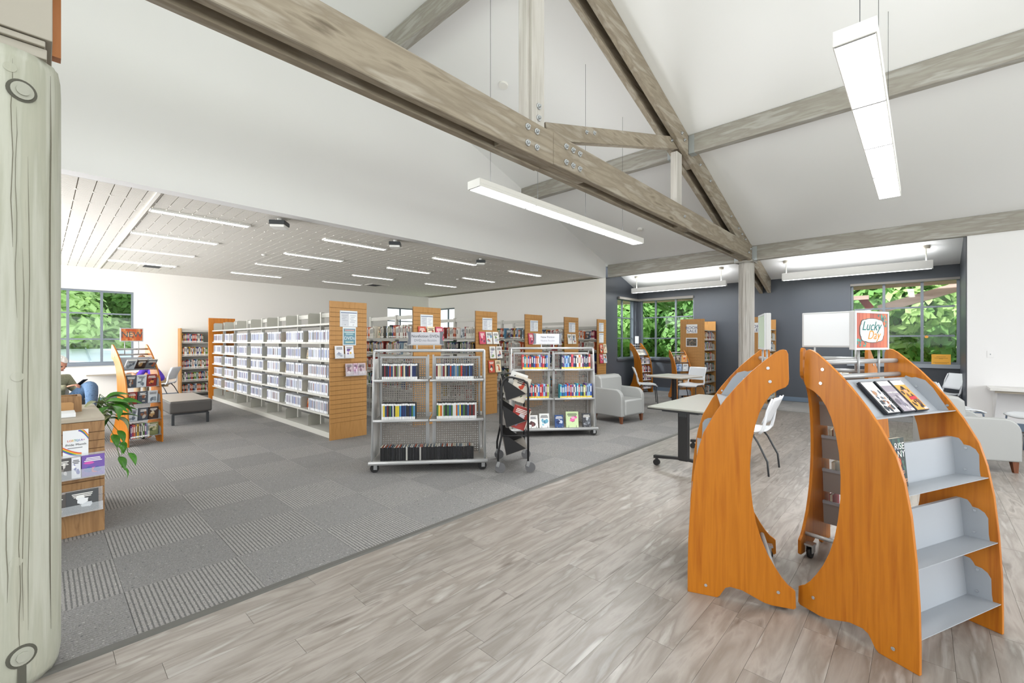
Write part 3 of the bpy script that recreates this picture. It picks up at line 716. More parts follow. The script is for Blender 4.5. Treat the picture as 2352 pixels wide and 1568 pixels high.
def display(loc, rz, W, label, rows, signs=None, group=None):
    t = thing('display_rack', label, 'display rack', loc, rz, group)
    th = .019
    for x in (0, W-th):
        b = MB().prism(PROF, ((x, 0, 0), (0, 1, 0), (0, 0, 1), (1, 0, 0)), th); part('side_panel', b, M_honey, t, None, .0025)
    # steel tubes
    for y, z in ((.46, 1.385), (.445, 1.305)): part('cross_tube', MB().cyl((th, y, z), (W-th, y, z), .0135, 14), M_silver, t)
    part('cross_tube', MB().cyl((th, .47, .15), (W-th, .47, .15), .0135, 14), M_silver, t)
    b = MB()
    for y, z in ((.42, 1.35), (.43, 1.275), (.47, .1), (.1, .06)):
        for x, n in ((0, -1), (W, 1)): b.cyl((x, y, z), (x+n*.004, y, z), .0085, 14)
    parts('bolt_head', b, M_chrome, t)
    b = MB()
    for x in (th, W-th):
        s = 1 if x == th else -1; b.cyl((x, .485, 1.385), (x+s*.0005, .485, 1.385), .009, 14)
    parts('bolt_hole', b, mat('bolt_hole_dark', '#4a2a10', .8), t)
    # casters at the rear
    for x in (th+.012, W-th-.012-.05):
        part('caster_plate', MB().bx(x, x+.05, .46, .53, .088, .1).bx(x+.003, x+.008, .47, .52, .04, .09).bx(x+.042, x+.047, .47, .52, .04, .09), M_chrome, t)
        part('caster_wheel', MB().cyl((x+.013, .495, .036), (x+.037, .495, .036), .036, 20), M_rubber, t)
    n = len(rows); spots = []
    for k, (zl, kind) in enumerate(rows):
        tl = outer_t(zl)+.004
        if kind == 'slant':
            c0 = (tl, zl); c1 = (tl+.075, zl-.012); c2 = (tl+.235, zl+.165)
            b = MB().prism([c0, c1, c2, (c2[0]+.012, c2[1]-.006), (c1[0]+.008, c1[1]-.012), (c0[0], c0[1]-.004)], ((th, 0, 0), (0, 1, 0), (0, 0, 1), (1, 0, 0)), W-2*th)
            part('tray', b, M_steel, t)
            ep = [(c0[0]+.03, c0[1]-.003), c1, c2, (c2[0]-.008, c2[1]+.01), (c2[0]-.035, c2[1]+.0), (c2[0]-.055, c2[1]+.004), (c2[0]-.1, c2[1]-.01), (c2[0]-.135, c2[1]-.05)]
        else:
            dp = .13 if n < 5 else .12; hh = .2 if n < 5 else .17
            c0 = (tl, zl); c1 = (tl+dp, zl-.014); c2 = (tl+dp+.018, zl-.014+hh)
            b = MB().prism([c0, c1, c2, (c2[0]+.016, c2[1]), (c2[0]+.016, c2[1]-.02), (c2[0]+.004, c2[1]-.02), (c1[0]+.004, c1[1]-.004), (c0[0], c0[1]-.004)], ((th, 0, 0), (0, 1, 0), (0, 0, 1), (1, 0, 0)), W-2*th)
            part('tray', b, M_steel, t)
            ep = [(c0[0]+.03, c0[1]-.003), c1, c2, (c2[0]-.03, c2[1]-.003), (c2[0]-.042, c2[1]-.018), (c2[0]-.05, c2[1]-.034), (c2[0]-.075, c2[1]-.036), (c2[0]-.098, c2[1]-.05), (c2[0]-.112, c2[1]-.075), (c0[0]+.034, c0[1]+.03)]
        for x in (th, W-th-.002):
            part('tray_end', MB().prism(ep, ((x, 0, 0), (0, 1, 0), (0, 0, 1), (1, 0, 0)), .002), M_steel, t)
        b = MB()
        for x, s in ((th+.002, 1), (W-th-.002, -1)):
            for q, r in ((c2[0]-.06, c2[1]-.05), (c1[0]-.04, c1[1]+.035)): b.cyl((x, q, r), (x+s*.003, q, r), .007, 12)
        parts('screw', b, M_chrome, t)
        spots.append((c0, c1, c2))
    if signs is None or signs: part('back_panel', MB().bx(th, W-th, .0, .0, 0, 0), M_steel, t) if False else None
    return t, spots
def basis(X, D, o):  # root matrix helper: angle of local x
    return math.atan2(X[1], X[0])
RW = .755
DX = (.419, .908)
dr, spR = display((-.008, 2.686, 0), math.atan2(.908, .419), RW, 'orange maple display rack nearest the camera, grey trays with three film cases and one book', [(.155, 'flat'), (.465, 'flat'), (.79, 'flat'), (1.122, 'slant')])
dl, spL = display((-1.269, 3.308, 0), math.atan2(-.94, .342), .70, 'orange maple display rack turned away, its broad curved side facing the camera', [(.155, 'flat'), (.465, 'flat'), (.79, 'flat'), (1.122, 'slant')])
df, spF = display((-.155, 4.075, 0), math.atan2(.18, -.984), .385, 'narrow maple display rack seen from behind, blank white sign on top', [(.16, 'flat'), (.40, 'flat'), (.65, 'flat'), (.90, 'flat'), (1.12, 'slant')])
dn, spN = display((-8.20, .84, 0), math.atan2(.967, -.254), .43, 'narrow maple display rack with a NEW sign beside the grey bench', [(.12, 'flat'), (.36, 'flat'), (.6, 'flat'), (.84, 'flat'), (1.1, 'slant')])
# grey back panels seen on the narrow rack
b = MB()
for (c0, c1, c2), nx in zip(spF[1:], spF[:-1]):
    pass
for k in range(5):
    c0, c1, c2 = spF[k]
    b.prism([(c2[0]+.004, c2[1]-.02), (c2[0]+.008, c2[1]-.02), (c1[0]+.01, c1[1]-.004), (c1[0]+.006, c1[1]-.004)], ((.019, 0, 0), (0, 1, 0), (0, 0, 1), (1, 0, 0)), .347)
part('back_panel', b, mat('taupe_grey_steel', '#9c9690', .5), df)
b = MB().bx(.0, .0001, 0, .0001, 0, .0001)
# signs on racks
def rack_sign(t, x0, x1, z0, z1, y=.44, lean=.06, thick=.03):
    b = MB(); M = Matrix.Translation((0, y, 0)) @ Matrix.Rotation(-lean, 4, 'X'); b.M = None
    s = thing('sign', 'x', 'sign'); s.parent = t
    return s
def sign_on(t, name, label, x0, x1, z0, z1, y, face, thick=.028, pz=1.30, px=.3):
    """sign box standing on the rack's cross tubes: own thing placed in the rack's frame"""
    bpy.context.view_layer.update()
    s = bpy.data.objects.new(name, None); COL.objects.link(s); s.matrix_world = t.matrix_world @ Matrix.Translation(((x0+x1)/2, y, z0)); tag(s, label, 'sign')
    w = x1-x0; h = z1-z0
    part('sign_box', MB().bx(-w/2, w/2, 0, thick, 0, h), mat('sign_housing', '#c6c6c5', .45), s, None, .004)
    part('frame', MB().bx(-w/2, w/2, -.006, 0, 0, .012).bx(-w/2, w/2, -.006, 0, h-.012, h).bx(-w/2, -w/2+.012, -.006, 0, .012, h-.012).bx(w/2-.012, w/2, -.006, 0, .012, h-.012), mat('sign_frame', '#c9cbcd', .4), s)
    for x in (-w*px, w*px): part('sign_leg', MB().cyl((x, thick/2, pz-z0), (x, thick/2, .002), .006, 10), M_silver, s)
    return s, w, h
lucky, w, h = sign_on(dr, 'rack_sign', 'square sign on the nearest rack reading Lucky Day over red wood boards', .285, .60, 1.452, 1.674, .43, 1)
# artwork
def poly_card(b, pts, y, c): b.cur = lin(c); b.quad(*[(p, y, q) for p, q in pts])
b = MB(); n = 9; ww = w-.024; hh = h-.024
for k in range(n):
    x = -ww/2+ww*k/n; poly_card(b, [(x, .012), (x+ww/n-.001, .012), (x+ww/n-.001, .012+hh), (x, .012+hh)], -.002, ['#b0482c', '#c8613c', '#a13f2a', '#bb5534', '#cf6c44'][k*3 % 5])
poly_card(b, [(-ww/2, .012), (ww/2, .012), (ww/2, .012+hh), (-ww/2, .012+hh)], -.0015, '#7c2f20')
for cx, cz, sx in ((ww*.3, .012+hh*.9, 1), (-ww*.42, .012+hh*.2, 1), (ww*.45, .012+hh*.7, .6), (-ww*.3, .012+hh*.08, .8), (ww*.42, .012+hh*.85, .8)):
    for q in range(6):
        a = R.uniform(0, 6.28); ox, oz = cx+R.uniform(-.03, .03), cz+R.uniform(-.015, .015)
        ox = min(max(ox, -ww/2+.012), ww/2-.012); oz = min(max(oz, .024), h-.024)
        poly_card(b, [(ox+.012*math.cos(a+j*1.05)*sx*(1 if j % 2 else .55), oz+.012*math.sin(a+j*1.05)*sx*(1 if j % 2 else .55)) for j in range(6)], -.0026-.00005*q, R.choice(['#2c7f78', '#3c9a86', '#1f6763']))
pts = []
for k in range(48):
    a = 2*math.pi*k/48; rr = 1+.06*abs(math.cos(4*a))
    pts.append((ww*.36*math.copysign(abs(math.cos(a))**.6, math.cos(a))*rr, .012+hh*.5+hh*.32*math.copysign(abs(math.sin(a))**.6, math.sin(a))*rr))
poly_card(b, pts, -.004, '#e9e6e6')
poly_card(b, [(p*1.05, (q-.012-hh*.5)*1.05+.012+hh*.5) for p, q in pts], -.0033, '#2a4a48')
part('printed_panel', b, M_print, lucky)
text('Lucky', .075, mat('teal_print', '#0e6f6c', .6), lucky, FRONT(-.01, -.005, .012+hh*.62), shear=.35, ext=.0004)
text('Day', .072, mat('amber_print', '#e0912a', .6), lucky, FRONT(.012, -.005, .012+hh*.36), shear=.35, ext=.0004)
wb, w, h = sign_on(df, 'rack_sign', 'blank white sign board on the narrow rack in front of the slate wall', .0, .385, 1.46, 1.70, .47, 1, thick=.012, pz=1.31)
part('white_panel', MB().bx(-w/2+.012, w/2-.012, .0125, .014, .012, h-.012), M_paper, wb)
ls, w, h = sign_on(dl, 'rack_sign', 'pale sign board seen edge-on above the left wide rack', .22, .53, 1.45, 1.67, .43, 1)
part('printed_panel', MB().bx(-w/2+.012, w/2-.012, -.003, -.001, .012, h-.012), mat('pale_green_print', '#b9c7b4', .6), ls)
ns, w, h = sign_on(dn, 'rack_sign', 'orange sign reading NEW on the narrow rack near the left window', .06, .34, 1.50, 1.70, .40, 1, thick=.012, pz=1.31)
b = MB()
for k in range(10):
    for q in range(5):
        poly_card(b, [(-w/2+.012+(w-.024)*(k+i)/10, .012+(h-.024)*(q+j)/5) for i, j in ((0, 0), (1, 0), (1, 1), (0, 1))], -.003, R.choice(['#cf5a26', '#dd7a3c', '#c9502a', '#e79a5c', '#d4602e']))
poly_card(b, [(-.03+.05*math.cos(a*.52), h*.5+.03*math.sin(a*.52)) for a in range(12)], -.0034, '#eeb98d')
part('printed_panel', b, M_print, ns)
text('NEW', .12, mat('grey_print', '#55686a', .6), ns, FRONT(0, -.005, h*.5), ext=.0004, sx=.95)

# contents of the nearest rack
def in_rack(t, x, y, z): return t.matrix_world @ Matrix.Translation((x, y, z))
bpy.context.view_layer.update()
c0, c1, c2 = spR[3]
lean = math.atan2(c2[0]-c1[0], c2[1]-c1[1])
fc = [((.335), 'film case on the top tray, snowy crowd cover, leftmost of three', ['#d8d6d4', '#8a5a3f', '#5b6470', '#b08a6e', '#3b4048'], ('80 FOR BRADY', .5, '#f0efec'), None),
      ((.475), 'film case on the top tray with a hazy mauve cover, middle of three', ['#9a929c', '#7d7886', '#a8a2a8', '#6b6670', '#bcb6ba'], ('WOMEN TALKING', .78, '#eceaea'), 'WOMEN TALKING'),
      ((.60), 'film case on the top tray with an orange cover and red banner, rightmost of three', ['#d79a4a', '#3a2a24', '#4a3a30', '#2e2624', '#6b4a38'], None, None)]
for i, (xc, lab, cols, ttl, spine) in enumerate(fc):
    w, h, tk = .118, .205, .016
    root = thing('film_case', lab, 'film case'); M = in_rack(dr, xc-w/2-.05, c1[0]-.006, c1[1]+.006) @ Matrix.Rotation(-lean, 4, 'X') @ Matrix.Translation((0, -tk, 0))
    root.matrix_world = M
    b = MB().bx(0, w, 0, tk, 0, h); part('case', b, mat('black_case_plastic', '#22252c', .25), root, None, .0015)
    b = MB(); rr = random.Random(40+i)
    b.cur = lin('#f0f0f1'); b.quad((.012, -.0004, h*.83), (w-.003, -.0004, h*.83), (w-.003, -.0004, h-.004), (.012, -.0004, h-.004))
    b.cur = lin(cols[0]); b.quad((.012, -.0004, .004), (w-.003, -.0004, .004), (w-.003, -.0004, h*.83), (.012, -.0004, h*.83))
    for k in range(26):
        b.cur = lin(cols[1+k % 4]); cx = rr.uniform(.03, w-.02); cz = rr.uniform(.02, h*.7) if i != 1 else rr.uniform(.02, h*.5); r1 = rr.uniform(.006, .018)
        pts = [(min(max(cx+r1*math.cos(a*.785)*rr.uniform(.5, 1.1), .014), w-.005), min(max(cz+r1*1.3*math.sin(a*.785)*rr.uniform(.5, 1.1), .006), h*.8)) for a in range(8)]
        b.quad(*[(p, -.0006-.00002*k, q) for p, q in pts])
    if i == 2:
        b.cur = lin('#b9303c'); b.quad((.04, -.0014, h*.33), (w-.012, -.0014, h*.36), (w-.012, -.0014, h*.45), (.04, -.0014, h*.42))
        b.cur = lin('#c59a80'); b.quad(*[(.064+.012*math.cos(a*.6), -.00135, h*.62+.014*math.sin(a*.6)) for a in range(10)])
        b.cur = lin('#28211f'); b.quad(*[(.064+p, -.0014, h*.67+q) for p, q in ((-.024, 0), (.024, 0), (.013, .006), (.01, .022), (-.01, .022), (-.013, .006))])
        b.cur = lin('#8f2230'); b.quad((-.0004, .002, h*.25), (-.0004, tk-.002, h*.25), (-.0004, tk-.002, h*.5), (-.0004, .002, h*.5))
    b.cur = lin('#e9eaec'); b.quad((w*.72, -.0012, .006), (w*.95, -.0012, .006), (w*.95, -.0012, .018), (w*.72, -.0012, .018))
    part('cover_print', b, M_print, root)
    q = MB()
    for k in range(9): a = .04+.004*k; q.cyl((a, -.0005, h*.915+.006*math.sin(k*1.9)), (a+.004, -.0005, h*.915+.006*math.sin((k+1)*1.9)), .0006, 4)
    for k in range(3): q.bx(.074+k*.009, .08+k*.009, -.001, -.0003, h*.905, h*.912)
    part('label_mark', q, mat('grey_label_ink', '#777b82', .6), root)
    if ttl: text(ttl[0], .0145, mat('pale_title', '#eceae6', .6), root, FRONT(w*.53, -.0016, h*(.40 if i == 0 else .6)), name='title', ext=.0003, sx=.78)
    if spine:
        M2 = frame((-.0006, tk/2, h*.42), (0, 0, -1), (0, -1, 0)); text(spine, .0125, mat('spine_white', '#d6dadd', .6), root, M2, name='spine_title', ext=.0003)
c0, c1, c2 = spR[2]
root = thing('book', 'dark green paperback with white letters and orange swirl, alone on the second tray', 'book')
w, h, tk = .15, .24, .03
root.matrix_world = in_rack(dr, .07, c1[0]-.034, c1[1]+.004) @ Matrix.Rotation(-.09, 4, 'X')
part('pages', MB().bx(.002, w-.002, .0012, tk-.0012, .002, h-.002), mat('page_block', '#e5ddcb', .8), root)
b = MB(); b.cur = lin('#26342f'); b.bx(0, w, 0, .0012, 0, h); b.cur = lin('#2a2a2a'); b.bx(0, w, tk-.0012, tk, 0, h); b.bx(0, .0015, 0, tk, 0, h)
rr = random.Random(5)
for k in range(60):
    b.cur = lin(rr.choice(['#2f5a4a', '#4a2d24', '#1d2640', '#3f6a58', '#6b3020', '#24463d'])); cx, cz = rr.uniform(.01, w-.01), rr.uniform(.01, h-.01); r1 = rr.uniform(.005, .016)
    b.quad(*[(min(max(cx+r1*math.cos(a*.785)*rr.uniform(.4, 1.1), .001), w-.001), -.0002-.00001*k, min(max(cz+r1*1.6*math.sin(a*.785), .002), h-.002)) for a in range(8)])
for r, c in ((.026, '#d8592c'), (.02, '#7a2a1c'), (.015, '#e8b27a'), (.008, '#efe6da')):
    b.cur = lin(c); b.quad(*[(w*.56+r*math.cos(a*.4), -.001-.0002*(.03-r)*20, h*.5+r*math.sin(a*.4)) for a in range(16)])
part('cover_print', b, M_print, root)
mw = mat('white_title', '#f1f0ec', .6); mp = mat('peach_title', '#e8b48c', .6)
text('RISE', .046, mw, root, FRONT(w-.004, -.0018, h*.83), 'title', .0003, 'RIGHT'); text('NY', .046, mw, root, FRONT(w-.004, -.0018, h*.67), 'title', .0003, 'RIGHT')
text('LD', .022, mp, root, FRONT(w-.02, -.0018, h*.3), 'title', .0003, 'RIGHT'); text('TIES', .022, mp, root, FRONT(w-.004, -.0018, h*.13), 'title', .0003, 'RIGHT')
b = MB().bx(RW-.0195, RW-.019, .055, .1, .16, .175)
part('warning_label', b, mat('red_sticker', '#b8252b', .5), dr, 'small red warning sticker'); part('warning_label', MB().bx(RW-.0198, RW-.0195, .06, .095, .163, .167), M_paper, dr)
# books seen from behind on the narrow rack
rowlab = ['bottom', 'fourth', 'third', 'second', 'top']
for k in range(5):
    c0, c1, c2 = spF[k]
    x = .025
    while x < .34:
        t_ = R.uniform(.022, .045)
        if x+t_ > .355: break
        cc = R.choice(['#e8e2d2', '#8c6a3a', '#a8213a', '#2c3338', '#b9a070'])
        M = in_rack(df, x, c1[0]-.02-.14, c1[1]+.005) @ Matrix.Rotation(-.06 if k < 4 else -.55, 4, 'X')
        BK.append(('book', M, (t_, (.215+R.uniform(-.008, .012)), .13), cc, 'flat', row_label('cream-paged paperback, '+rowlab[4-k]+' tray of the narrow rear-facing rack', cc, 'flat'), 'paperbacks on the '+rowlab[4-k]+' tray of the narrow rack'))
        x += t_+.002
        if R.random() < .12: x += .05
# NEW rack contents
CP = [['#4a4f58', '#8a5a3f', '#b8b0a6'], ['#6f7276', '#3b3e44', '#a25b40'], ['#e6e2dc', '#b13a34', '#8f2a2a'], ['#a3502a', '#e2a868', '#4a2a20'], ['#c9b9a0', '#7a8a6a', '#b0713a'], ['#33363c', '#c8c4be', '#7f3a30'], ['#8c2f28', '#d68a4a', '#2d2a2a'], ['#1c2f55', '#3f74b0', '#142036'], ['#cfd4d8', '#6a7480', '#8f979c'], ['#3f2f28', '#b08a5a', '#d6c6a4']]
for k in range(5):
    c0, c1, c2 = spN[k]; ln = .12 if k < 4 else math.atan2(c2[0]-c1[0], c2[1]-c1[1])
    if k == 0:
        shelf_row(in_rack(dn, 0, c1[0]-.13, c1[1]+.004), .03, .26, 'book', 'plain', 'book, lowest tray of the NEW rack', 'books on the lowest tray of the NEW rack', (.19, .21), (.012, .022), .12)
        cover(in_rack(dn, .27, c1[0]-.03, c1[1]+.004), .13, .19, .016, ['#8a8f62', '#c9c49a', '#55603c'], 'olive-green face-out case on the lowest tray of the NEW rack', None, -.1)
        continue
    for q in range(3):
        cover(in_rack(dn, .03+q*.125, c1[0]-.035, c1[1]+.006), .118, .18, .016, R.choice(CP), 'face-out film case, '+['left', 'middle', 'right'][q]+' on '+['', 'the fourth', 'the third', 'the second', 'the top'][k]+' tray of the NEW rack', None, -ln, 'film case', 'film_case')

# ---------------------------------------------------------------- steel shelving ranges with slatted end panels
def endcap(x, y, label, w=.6, h=2.116, mat_=None, n=27, sub='slat', facing=1):
    """slatwall end panel in plane X=x, facing +X"""
    mat_ = mat_ or M_endw
    t = thing('slatwall_end_panel', label, 'end panel', (x, y, 0))
    part('core', MB().bx(-.02, 0, 0, w, 0, h), mat('dark_groove_board', '#7a5428', .7), t, None)
    hs = h-.1-.26; p = hs/(n-2)
    me = MB().bx(0, .011, .001, w-.001, .002, p-.003).mesh('slat'); me.materials.append(mat_)
    for k in range(n-2): o = link('slat', me, None, t); o.location = (0, 0, .26+k*p)
    part('slat', MB().bx(0, .011, .001, w-.001, 0.002, .2585), mat_, t); part('slat', MB().bx(0, .011, .001, w-.001, h-.0985, h-.001), mat_, t)
    return t
def bookend(b, x, y, z, w=.1, h=.15, d=.13):
    """plate standing across the shelf (plane normal x), rounded front corner"""
    pts = [(0, 0), (0, h-.03), (.012, h-.008), (.035, h), (d, h), (d, 0)]
    b.prism(pts, ((x, y, z), (0, 1, 0), (0, 0, 1), (1, 0, 0)), .003)
def shelving(x1, y0, nb, bw, zs, top, name, label, depth=.25, both=True, ends_on=()):
    """range running to -X from x1; front at y0"""
    t = thing('shelving_range', label, 'bookshelf', (x1, y0, 0)); L = nb*bw; yb = depth+.03
    for k in range(nb+1):
        part('upright', MB().bx(-k*bw-.025, -k*bw+.025, depth, depth+.06, 0, top), M_shelf, t)
    part('base', MB().bx(-L, 0, .0, depth+(depth+.06 if both else .0), 0, .085), M_shelf, t)
    for k in range(nb):
        a, c = -(k+1)*bw+.004, -k*bw-.004
        for z in zs:
            b = MB().bx(a, c, 0, depth, z-.012, z-.002).bx(a, c, -.004, .008, z-.028, z+.002)
            part('shelf', b, M_shelf, t)
            if both: part('shelf', MB().bx(a, c, depth+.06, 2*depth+.06, z-.012, z-.002), M_shelf, t)
        part('back_rail', MB().bx(a, c, depth+.015, depth+.045, top-.09, top-.02), M_shelf, t)
    return t
BW = .985; X1 = -6.6
ZS1 = [.36, .65, .93, 1.205, 1.49, 1.785]
sh1 = shelving(X1, 3.05, 7, BW, ZS1, 2.0, 'x', 'long putty steel shelving range full of white-sleeved film cases', .24)
# bookends on the empty top and bottom shelves and bookends closing rows
bayname = ['nearest', 'second nearest', 'third nearest', 'middle', 'third farthest', 'second farthest', 'farthest']
rown = ['lowest', 'second lowest', 'middle', 'second highest', 'highest']
bem = MB(); bookend(bem, 0, 0, 0, .1, .19, .2); bem = bem.mesh('bookend'); bem.materials.append(M_shelfd)
def put_bookend(x, y, z, label, group, sc=1, m=None):
    o = link('bookend', bem, None); o.location = (x, y, z); o.scale = (1, sc, sc); tag(o, label, 'bookend', group); return o
for k in range(7):
    xb = X1-(k+1)*BW
    put_bookend(xb+.03, 3.07, 1.786, 'empty grey bookend on top of the film range, bay '+bayname[k], 'bookends on top of the film range')
    put_bookend(xb+.03, 3.07, .086, 'empty grey bookend on the bare bottom shelf, bay '+bayname[k], 'bookends on the bare bottom shelf of the film range')
    for r in range(5):
        z = ZS1[r]; f = R.uniform(.68, .8) if not (k == 0 and r in (4, 3)) else .9
        xe = shelf_row(Matrix.Translation((xb+.035, 3.066, z)), 0, BW*f, 'dvd case', 'case', 'film case, '+rown[r]+' shelf of the '+bayname[k]+' bay', 'film cases on the '+rown[r]+' shelf, bay '+bayname[k],
                       (.19, .196), (.0245, .03) if R.random() < .9 else (.03, .05), .135, ['#5a6fa0', '#7c86b8', '#c9cbd2', '#39406e', '#8d8f9a', '#b9bcc8', '#2a2c34', '#a8aab8', '#6e2323', '#d4d6dc', '#8a7f78', '#9fb0c8'], .03, 1, .04)
        o = put_bookend(xb+.04+xe, 3.075, z, ('tan' if (k+r) % 7 == 2 else 'grey')+' bookend closing the '+rown[r]+' film shelf, bay '+bayname[k], 'bookends closing the film shelves', .98)
        # face-out case after the bookend
        if f < .85:
            cover(Matrix.Translation((xb+.06+xe, 3.16, z)) @ Matrix.Rotation(-.12, 4, 'X'), .13, .15, .015, R.choice(CP), 'face-out film case behind the bookend, '+rown[r]+' shelf, bay '+bayname[k], 'face-out film cases in the film range', 0, 'film case', 'film_case')
def endpanel_wood(x, y, w, h, label):
    o = link('wooden_end_panel', MB().bx(-.02, .02, 0, w, 0, h).mesh('wooden_end_panel'), M_honey); o.location = (x, y, 0); bev(o, .003, 1); return tag(o, label, 'end panel')
endpanel_wood(-13.53, 2.97, .6, 2.11, 'plain wooden end panel closing the far end of the film range')
caps = [(2.98, 'the film range, largest and nearest'), (4.47, 'the second range, behind the Nonfiction DVDs sign'), (5.95, 'the third range'), (7.45, 'the fourth range, left of the New Fiction sign'), (8.94, 'the fifth range, right of the New Fiction sign'), (10.46, 'the wall range beside the slate wall corner')]
for i, (y, l) in enumerate(caps):
    endcap(-6.545, y, 'slatted wooden end panel of '+l, w=.6 if i < 5 else .45, n=27)
ZS2 = [.3, .62, .94, 1.26, 1.565]
ordn = ['second', 'third', 'fourth', 'fifth', 'wall']
for i, y in enumerate([4.53, 6.01, 7.51, 9.0, 10.5]):
    nb = 2 if i < 4 else 4
    shelving(X1, y, nb, BW, ZS2, 2.02 if i < 4 else 1.95, 'x', 'putty steel shelving range of books, the '+ordn[i]+' one counting from the film range', .24, i < 4)
    for k in range(nb):
        xb = X1-(k+1)*BW
        for r, z in enumerate(ZS2):
            if i == 0 and r == 0: continue
            x = .03
            while x < BW-.12:
                f = R.uniform(.25, .6); xe = min(x+f, BW-.05)
                p = PAL if R.random() < .7 else ['#efece4', '#e3e0d8', '#d9d4c6', '#c7653a', '#8e2f2b']
                x = shelf_row(Matrix.Translation((xb, y+.012, z)), x, xe, 'book', 'plain', 'book, '+rown[r]+' shelf of the '+ordn[i]+' range, '+['near', 'next', 'third', 'fourth'][k]+' bay', 'books, '+rown[r]+' shelf of the '+ordn[i]+' range, '+['near', 'next', 'third', 'fourth'][k]+' bay', (.2, .25), (.018, .04), .16, p, .04)
                if R.random() < .45 and x < BW-.25:
                    COVC = R.choice(CP+[['#d9d6cc', '#9a9a92', '#c9c4b6'], ['#e4e2dc', '#7b2f2f', '#c8b8a0']])
                    cover(Matrix.Translation((xb+x+.015, y+.05, z)) @ Matrix.Rotation(-.1, 4, 'X'), .15, .22, .02, COVC, row_label('face-out book, '+rown[r]+' shelf of the '+ordn[i]+' range, '+['near', 'next', 'third', 'fourth'][k]+' bay', COVC[0], ''), 'face-out books in the '+ordn[i]+' range'); x += .19
                x += .01
# signs and holders on the end panels
def paper_sign(y, z0, w, h, title, lab, x=-6.53, two=True):
    t = thing('wall_sign', lab, 'sign', (x, y, z0)); part('sheet', MB().bx(0, .006, 0, w, 0, h), M_paper, t)
    part('sign_holder', MB().bx(-.002, 0, -.008, w+.008, -.008, h+.008), mat('clear_acrylic_edge', '#c9d2d8', .2), t)
    part('header_band', MB().bx(.006, .0068, .004, w-.004, h*.86, h*.93), mat('grey_blue_print', '#7d8aa3', .6), t)
    b = MB()
    for c in (0, 1) if two else (0,):
        for k in range(4 if c == 0 else 5): 
            yy = .02+c*w*.5; b.bx(.006, .0066, yy+.012*(k % 2), yy+w*.36-.02*(k % 3), h*.7-k*h*.11, h*.7-k*h*.11+h*.03)
    b2 = MB()
    parts('printed_line', b, mat('pale_grey_ink', '#a9aeb8', .7), t)
    if two:
        part('panel_tint', MB().bx(.006, .0063, .01, w*.49, h*.03, h*.84), mat('pale_grey_print', '#d2d4da', .7), t)
        for yy in (.25, .75): b2.bx(.0062, .0068, w*yy, w*yy+.006, h*.07, h*.13)
        parts('arrow_mark', b2, M_ink, t)
    return t
paper_sign(3.14, 1.735, .27, .235, '', 'two-column white sign on the nearest slatted end panel')
for i, y in enumerate([4.62, 6.13, 7.62, 9.12]):
    paper_sign(y, 1.74, .26, .235, '', 'two-column white sign on the slatted end panel of the '+ordn[i]+' range')
paper_sign(10.54, 1.78, .22, .23, '', 'white sign, upper of two on the end panel by the slate wall'); paper_sign(10.54, 1.47, .22, .26, '', 'white sign, lower of two on the end panel by the slate wall', two=False)
t = thing('wall_sign', 'blue-grey poster reading DVDs below the white sign on the nearest end panel', 'sign', (-6.53, 3.175, 1.44))
part('sheet', MB().bx(0, .006, 0, .215, 0, .285), M_paper, t); part('poster', MB().bx(.006, .007, .012, .203, .012, .26), mat('slate_blue_print', '#6f98a6', .6), t)
text('DVDs', .07, M_paper, t, RIGHT(.0075, .108, .11), ext=.0003); 
for z, c, wd in ((.235, '#e7a7a0', .15), (.205, '#cfe0dc', .17), (.175, '#b9d0d2', .12), (.05, '#dfe2c4', .13)): part('printed_line', MB().bx(.007, .0076, .108-wd/2, .108+wd/2, z-.008, z+.008), mat('line_'+c[1:], c, .6), t)
def magazine(y, z, w, h, cols, lab, x=-6.525, lean=.12, cat='magazine', nm='magazine'):
    M = Matrix.Translation((x, y, z)) @ Matrix.Rotation(math.pi/2, 4, 'Z') @ Matrix.Translation((0, -.045, 0)) @ Matrix.Rotation(-lean, 4, 'X')
    return cover(M, w, h, .012, cols, lab, None, 0, cat, nm)
def holder(y, z, w, lab, x=-6.53, h=.07):
    b = MB().bx(0, .06, 0, w, -.004, 0).bx(.056, .06, 0, w, 0, h); o = link('display_holder', b.mesh('display_holder'), M_acr); o.location = (x, y, z); tag(o, lab, 'holder'); return o
def acrylic():
    m = bpy.data.materials.new('clear_acrylic'); m.use_nodes = True; b = m.node_tree.nodes['Principled BSDF']; b.inputs['Base Color'].default_value = (.9, .94, .97, 1)
    b.inputs['Alpha'].default_value = .22; b.inputs['Roughness'].default_value = .15; return m
M_acr = acrylic()
PK = [['#c9b6bc', '#8a6a78', '#e2d2d6'], ['#d3b3c6', '#a86a94', '#efe3ea']]
WH = [['#e9e9ec', '#8f93a6', '#c9ccd6'], ['#eceaee', '#7a5aa0', '#e2b84a'], ['#e4e6ea', '#9aa0aa', '#5f6a78']]
holder(3.03, 1.24, .31, 'clear holder with two white cases on the nearest end panel'); holder(3.2, .965, .35, 'clear holder with three pink cases on the nearest end panel')
magazine(3.04, 1.245, .135, .19, WH[0], 'white film case, left in the upper clear holder', cat='film case', nm='film_case'); magazine(3.20, 1.245, .135, .19, WH[1], 'white film case with a purple figure, right in the upper holder', cat='film case', nm='film_case')
magazine(3.205, .97, .12, .19, PK[0], 'pinkish film case, left of three in the lower clear holder', cat='film case', nm='film_case'); magazine(3.33, .97, .075, .19, PK[1], 'pink film case, middle of three in the lower clear holder', cat='film case', nm='film_case'); magazine(3.41, .97, .13, .19, PK[0], 'pinkish film case, right of three in the lower clear holder', cat='film case', nm='film_case')
